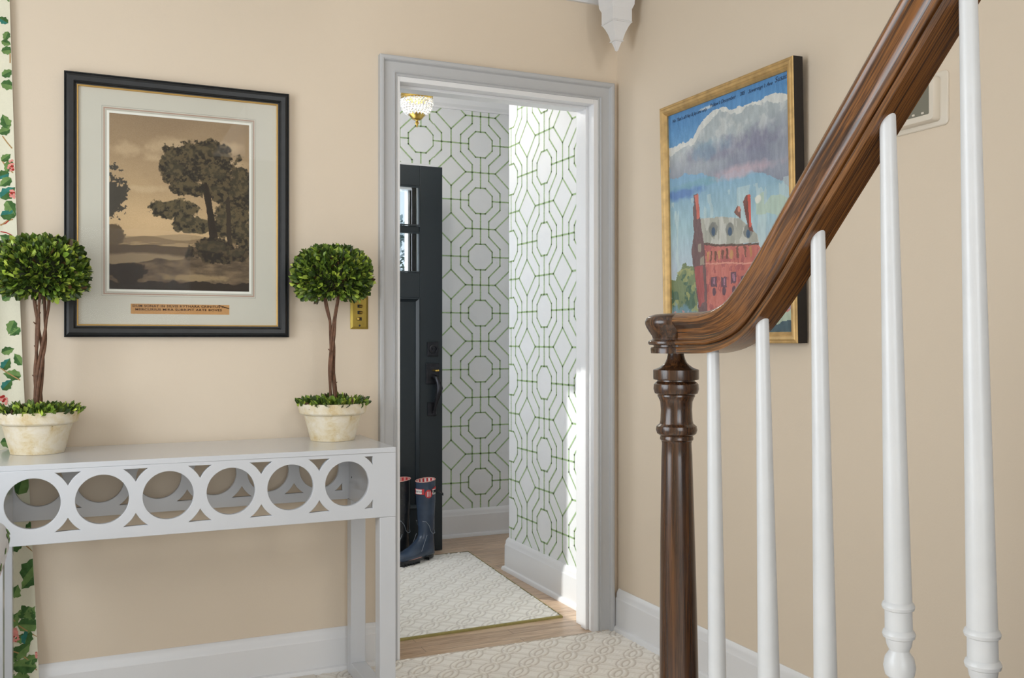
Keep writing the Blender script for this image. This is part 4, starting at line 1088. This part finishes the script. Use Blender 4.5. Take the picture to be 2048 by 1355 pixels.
cp = MB(); cpro = [(.0395, .0), (.0400, .0085), (.0390, .0100), (.0350, .0105), (.0350, .0130), (.0420, .0137), (.0440, .0160), (.0440, .0190), (.0420, .0212), (.0375, .0222), (.0365, .0245), (.0380, .029), (.0430, .036), (.0470, .0430), (.0490, .0480), (.0490, .0530), (.0465, .058), (.041, .0615), (.032, .0640), (.018, .0653), (.0005, .0656)]
cp.lathe(cpro, (RXC-SX, 1.307-SY, 1.1082), 72); cp.build('rail_cap', M['newel'], hr, smooth=True, angle=40)
# newel
np_ = [(.040, .1255), (.040, .36), (.0385, .365), (.034, .372), (.038, .385), (.038, .395), (.033, .402), (.0325, .43), (.0318, .56), (.0300, .70), (.0275, .83), (.0250, .94), (.0240, .975), (.0250, .979), (.0270, .981), (.0272, .984), (.0262, .987), (.0318, .991), (.0336, .997), (.0325, 1.003), (.0275, 1.007), (.0262, 1.012), (.0253, 1.03), (.0262, 1.043), (.0292, 1.050), (.0305, 1.0520), (.0302, 1.0545), (.0350, 1.0570), (.0369, 1.0640), (.0362, 1.0715), (.0330, 1.0752), (.0305, 1.0765), (.0305, 1.0785), (.0368, 1.0795), (.0371, 1.0815), (.0371, 1.0950), (.0355, 1.0960), (.0280, 1.0985), (.0205, 1.1040)]
np2 = [(r, z-.014 if z > .97 else z) for r, z in np_]
np2 += [(.0175, 1.0945-.001), (.0150, 1.099), (.0134, 1.105), (.0132, 1.1085)]
mb = MB(); mb.lathe(np2, (.0, .0, 0), 64, lean=(0, 0)); nw = mb.build('newel_post', M['newel'], st, smooth=True, fix=True, angle=30)
for v in nw.data.vertices: v.co.x += (1.10-v.co.z)*.0115
nw.location = (RXC-SX-.003, .0, 0)
# balusters
RISE, RUN, R0, TB = .2, .235, .075, .2165+.075
def rail_z(y):
    for a, b in zip(path, path[1:]):
        if b[0] <= y <= a[0]: return a[1]+(b[1]-a[1])*(y-a[0])/(b[0]-a[0])
    return path[-1][1]
ys = [1.197, 1.080, .965, .842, .726, .609, .491, .374]
tr = [1, 2, 2, 3, 3, 4, 4, 5]
lean = [.015, .023, .022, .029, .031, .031, .031, .031]
for y, k, ln in zip(ys, tr, lean):
    zb = k*RISE-R0; zt = rail_z(y)
    H = zt-zb
    prof = [(.0155, .115), (.0125, .119), (.0105, .122), (.0165, .128), (.0185, .138), (.0165, .149), (.0118, .156), (.0115, .158), (.0142, .164), (.0155, .172), (.0180, .1735), (.0190, .1775), (.0178, .181), (.0158, .183), (.0156, .206), (.0180, .2075), (.0190, .2110), (.0178, .2145), (.0158, .2165)]
    prof = [(r_, z_+TB-.2165) for r_, z_ in prof]
    for q in (.3, .5, .7, .9, 1.0): prof.append((.0158+(.0092-.0158)*q, TB+q*(H-TB)+(.011 if q == 1 else 0)))
    mb = MB(); mb.lathe(prof, (0, 0, 0), 32); mb.box(-.017, .017, -.017, .017, 0, .116+TB-.2165)
    o = mb.build('baluster', M['baluster'], st, smooth=True, angle=30)
    for v in o.data.vertices: v.co.x += (.5-v.co.z)*ln + 0
    zm = 1.13-zb
    o.location = (0-(.5-zm)*ln, y-SY, zb)

# staircase under it
sro = (1.4-.88, .9-1.30, 0)
for k in range(1, 11):
    yf = 1.30+.085-(k-1)*RUN
    mb = MB(); mb.box(.84-1.4, 1.862-1.4, yf-RUN-.9, yf+.02-.9, k*RISE-.03-R0, k*RISE-R0); mb.build('tread', M['newel'], st, bevel=.004).location = sro
    mb = MB(); mb.box(.85-1.4, 1.862-1.4, yf-.03-.9, yf-.9, (.0065 if k == 1 else (k-1)*RISE+.0005-R0), k*RISE-.0305-R0); mb.build('riser', M['trim'], st).location = sro

# ================================================================== CURTAIN
cv = empty('curtain', (-.45, 3.17, 0)); tag(cv, 'long cream linen curtain printed with green leaves and pink flowers, by the wall corner', 'curtain')
def xe(z): return float(np.interp(z, [0, .121, 1.04, 1.455, 2.133, 2.5], [-.124, -.128, -.172, -.188, -.207, -.215]))
def cur(x, z, lift=0):
    e = xe(z); s = (e-x)
    yc = float(np.interp(z, [0, .18, .35, 2.5], [3.1625, 3.1625, 3.1835, 3.1835])); am = .0055
    y = yc-am*math.cos(2*PI*s/.105+.6)-lift
    return (x+.45, y-3.17, z)
mb = MB(); NX, NZ = 70, 40; vs = []
for j in range(NZ+1):
    z = .012+(2.42-.012)*j/NZ
    for i in range(NX+1):
        x = -.80+(xe(z)+.80)*i/NX; vs.append(cur(x, z))
mb.add(vs, [(j*(NX+1)+i, j*(NX+1)+i+1, (j+1)*(NX+1)+i+1, (j+1)*(NX+1)+i) for j in range(NZ) for i in range(NX)])
# print: leaves, stems, blossoms as coloured shapes of the cloth itself
ca_, sa_ = math.cos(math.radians(24.3)), math.sin(math.radians(24.3))
def px(u, v):
    a = (u-1024)/1887; b = -(v-679.5)/1887
    X = a*ca_+sa_; Y = -a*sa_+ca_; t = 3.175/Y
    return X*t, CAMH+b*t
def pleaf(x, z, L, ang, m1=1, m2=2):
    pts = []; n = 7
    d = (math.cos(ang), math.sin(ang)); s = (-d[1], d[0])
    def P(t, w): return (x+d[0]*L*t+s[0]*w*L, z+d[1]*L*t+s[1]*w*L)
    up = []; dn = []
    for i in range(1, n):
        t = i/n; w = .34*math.sin(PI*t**.75)*(1.12 if i % 2 else .84)
        up.append(P(t, w)); dn.append(P(t, -w))
    mid = [P(0, 0)]+[P(i/n, .02) for i in range(1, n)]+[P(1, 0)]
    for side, mm in ((up, m1), (dn, m2)):
        row = [mid[0]]+side+[mid[-1]]
        V = [cur(min(a, xe(b)-.001), b, .0008) for a, b in mid]+[cur(min(a, xe(b)-.001), b, .0008) for a, b in row]
        k = len(mid); mb.add(V, [(i, i+1, k+i+1, k+i) for i in range(k-1)], mm)
def pstem(P, w, mm=4):
    for (a, b), (c, d) in zip(P, P[1:]):
        L = math.hypot(c-a, d-b); n = ((b-d)/L*w, (c-a)/L*w)
        V = [cur(min(q[0], xe(q[1])-.001), q[1], .0006) for q in ((a-n[0], b-n[1]), (c-n[0], d-n[1]), (c+n[0], d+n[1]), (a+n[0], b+n[1]))]
        mb.add(V, [(0, 1, 2, 3)], mm)
def pflower(x, z, R, r):
    for i in range(16):
        a = r.random()*6.28; q = R*math.sqrt(r.random()); cx, cz = x+q*math.cos(a), z+q*math.sin(a)*1.3; k = R*.32
        if cx+k > xe(cz): cx = xe(cz)-k-.001
        V = [cur(cx+k*math.cos(b), cz+k*math.sin(b), .0007+.0001*i) for b in [2*PI*j/6 for j in range(6)]]
        mb.add(V, [tuple(range(6))], 5 if i % 4 else 6)
r = random.Random(4)
LV = [(14, 0, 10, 20, 1), (16, 45, 16, 150, 3), (16, 62, 15, 250, 1), (2, 80, 14, -20, 1), (2, 100, 18, 10, 1), (1, 165, 22, -10, 1), (3, 150, 18, 30, 2), (16, 256, 22, 110, 1), (20, 258, 18, 200, 1), (2, 258, 14, 30, 1), (22, 320, 20, 250, 1), (2, 320, 16, 40, 2),
      (18, 345, 20, 200, 3), (22, 355, 20, 220, 1), (0, 395, 26, 40, 3), (12, 400, 24, -60, 1), (0, 430, 24, 10, 3), (28, 485, 22, 150, 2), (4, 600, 16, 40, 1), (28, 640, 22, 250, 1), (40, 655, 18, 220, 1),
      (2, 705, 18, 20, 1), (44, 730, 20, 120, 1), (42, 752, 24, 170, 1), (4, 740, 20, 60, 3), (4, 780, 20, 50, 3), (0, 885, 24, 0, 1), (22, 886, 18, -10, 1), (36, 990, 40, 75, 1), (50, 1058, 22, 20, 1), (44, 1088, 24, 200, 1), (46, 1160, 40, 55, 1), (68, 1150, 26, 230, 1),
      (22, 1205, 26, 70, 1), (12, 1220, 18, 100, 1), (46, 1235, 30, 60, 1), (68, 1222, 26, 190, 1), (68, 1240, 22, 120, 2), (34, 1250, 34, -5, 1), (16, 1258, 26, 60, 1), (14, 1248, 18, 160, 1), (30, 1276, 20, -10, 1), (50, 1288, 24, 75, 3), (10, 1290, 30, -60, 1),
      (26, 1315, 30, 40, 1), (74, 1330, 36, 170, 1), (76, 1310, 22, 200, 1), (60, 1350, 30, -170, 1), (30, 1345, 24, 200, 1), (14, 1340, 26, 120, 1)]
for (u, v, L, an, kd) in LV:
    x_, z_ = px(u, v); pleaf(x_, z_, L*.00205, math.radians(an), {1: 1, 2: 2, 3: 3}[kd], {1: 2, 2: 1, 3: 1}[kd])
for P in ([(4, 270), (14, 284), (24, 296)], [(2, 318), (12, 332), (26, 345)], [(18, 95), (20, 110), (20, 125)], [(0, 450), (14, 440), (26, 438)], [(10, 1215), (20, 1232), (36, 1250), (56, 1262), (76, 1270)], [(22, 1298), (40, 1305), (58, 1318), (74, 1336)], [(24, 1200), (22, 1215), (24, 1228)], [(0, 735), (12, 744), (40, 760)], [(52, 1092), (60, 1098), (68, 1102)]):
    pstem([px(*p) for p in P], .0017)
pstem([px(*p) for p in [(0, 448), (10, 446), (22, 436)]], .0014, 6); pstem([px(*p) for p in [(0, 462), (12, 464), (24, 470)]], .0014, 6)
for (u, v, R) in ((22, 330, .012), (26, 388, .012), (3, 800, .014), (22, 1268, .020), (30, 1272, .012), (76, 1302, .010)):
    x_, z_ = px(u, v); pflower(x_, z_, R, r)
# same print carried on over the hidden part
for k in range(40):
    x_ = r.uniform(-.78, -.26); z_ = r.uniform(.1, 2.35); pleaf(x_, z_, .05, r.random()*6.28, *(r.choice(((1, 2), (3, 1)))))
mb.build('curtain_panel', [M['linen'], M['leafprint1'], M['leafprint2'], M['leafprint3'], M['stemprint'], M['pinkprint'], M['redprint']], cv, smooth='all')
mb = MB(); mb.tube([(-.80+.45, .0, 2.435), (-.10+.45, .0, 2.435)], .011, 14); rod = mb.build('curtain_rod', M['black'], cv, smooth=True)

# ================================================================== ARMCHAIR (only its arm tip enters the picture)
ac = empty('armchair', (-.62, 2.2, 0)); tag(ac, 'white slipcovered armchair with pink floral print, just inside the left edge', 'armchair')
def arm_x(z): return -.229+.62+float(np.interp(z, [.50, .55, .60, .64, .675, .70, .712], [.030, .036, .052, .064, .066, .052, .020]))+.0012
PRINTS = [(.255, .600, .020, .012, 1), (.275, .622, .016, .010, 1), (.262, .585, .014, .010, 1), (.290, .606, .012, .009, 1), (.285, .664, .018, .007, 2), (.262, .678, .016, .006, 2), (.296, .682, .012, .008, 2),
          (.20, .61, .02, .012, 1), (.18, .66, .02, .007, 2), (.12, .62, .022, .012, 1), (.06, .65, .02, .008, 2), (-.02, .61, .02, .012, 1), (-.1, .64, .02, .008, 2)]
def arm(y0, y1, xc, name='armrest', prints=()):
    m = MB(); pr = [(-.060, .10), (.030, .10), (.034, .40), (.030, .50), (.036, .55), (.052, .60), (.064, .64), (.066, .675), (.052, .700), (.020, .712), (-.02, .712), (-.05, .70), (-.062, .67), (-.060, .55)]
    m.loft([[(xc+.62+p[0], y-2.2, p[1]) for p in pr] for y in (y0, y0+.02, y1)])
    for (y_, z_, ry, rz_, mi_) in prints:
        m.add([(arm_x(z_+rz_*math.sin(a)), y_+ry*math.cos(a), z_+rz_*math.sin(a)) for a in [2*PI*j_/9 for j_ in range(9)]], [tuple(range(9))], mi_)
    return m.build(name, [M['slip'], M['pinkprint'], M['leafprint2']], ac, smooth=True, fix=True, angle=60, bevel=.01)
a1_ = arm(1.72, 2.52, -.229, prints=PRINTS); a2_ = arm(1.72, 2.52, -.98)
m = MB(); m.box(-.92+.62, -.292+.62, 1.73-2.2, 2.5-2.2, .10, .33); m.build('seat_base', M['slip'], ac, bevel=.01)
m = MB(); m.box(-.915+.62, -.297+.62, 1.86-2.2, 2.52-2.2, .335, .47); m.build('seat_cushion', M['slip'], ac, bevel=.03, seg=4)
m = MB(); m.box(-.915+.62, -.297+.62, 1.70-2.2, 1.85-2.2, .34, .95); m.build('backrest', M['slip'], ac, bevel=.03, seg=4)
for x_ in (-.95, -.29):
    for y_ in (1.76, 2.46):
        m = MB(); m.lathe([(.015, .0065), (.022, .10)], (x_+.62, y_-2.2, 0), 16); m.build('leg', M['newel'], ac)
# ================================================================== GARDEN SHRUB behind the entry window
sh = empty('evergreen_shrub', (1.95, 6.7, -.2)); tag(sh, 'frosty blue green shrub seen outside through the front door panes', 'shrub')
mb = MB(); rr = random.Random(12)
for i in range(2600):
    a = rr.random()*6.28; z = rr.random()**.8*2.15; R = .55*(1-.35*z/2.15)*math.sqrt(rr.random()); p = Vector((R*math.cos(a), R*math.sin(a), z+.05))
    d = Vector((math.cos(a), math.sin(a), rr.uniform(-.2, 1.2)))+Vector((rr.uniform(-.7, .7), rr.uniform(-.7, .7), 0))
    c = rr.choice(((60, 84, 88), (90, 116, 118), (150, 168, 176), (64, 86, 70), (196, 206, 214)))
    leaf(mb, p, d, Vector((rr.uniform(-1, 1), rr.uniform(-1, 1), 1)), rr.uniform(.05, .09), .035, tuple(lin(q) for q in c)+(1,))
mb.build('shrub_foliage', M['leaf'], sh, colors=True)
mb = MB(); mb.tube([(0, 0, .0), (.02, .0, .9), (0, .02, 1.7)], [.03, .02, .01], 8); mb.build('shrub_trunk', M['vine'], sh)
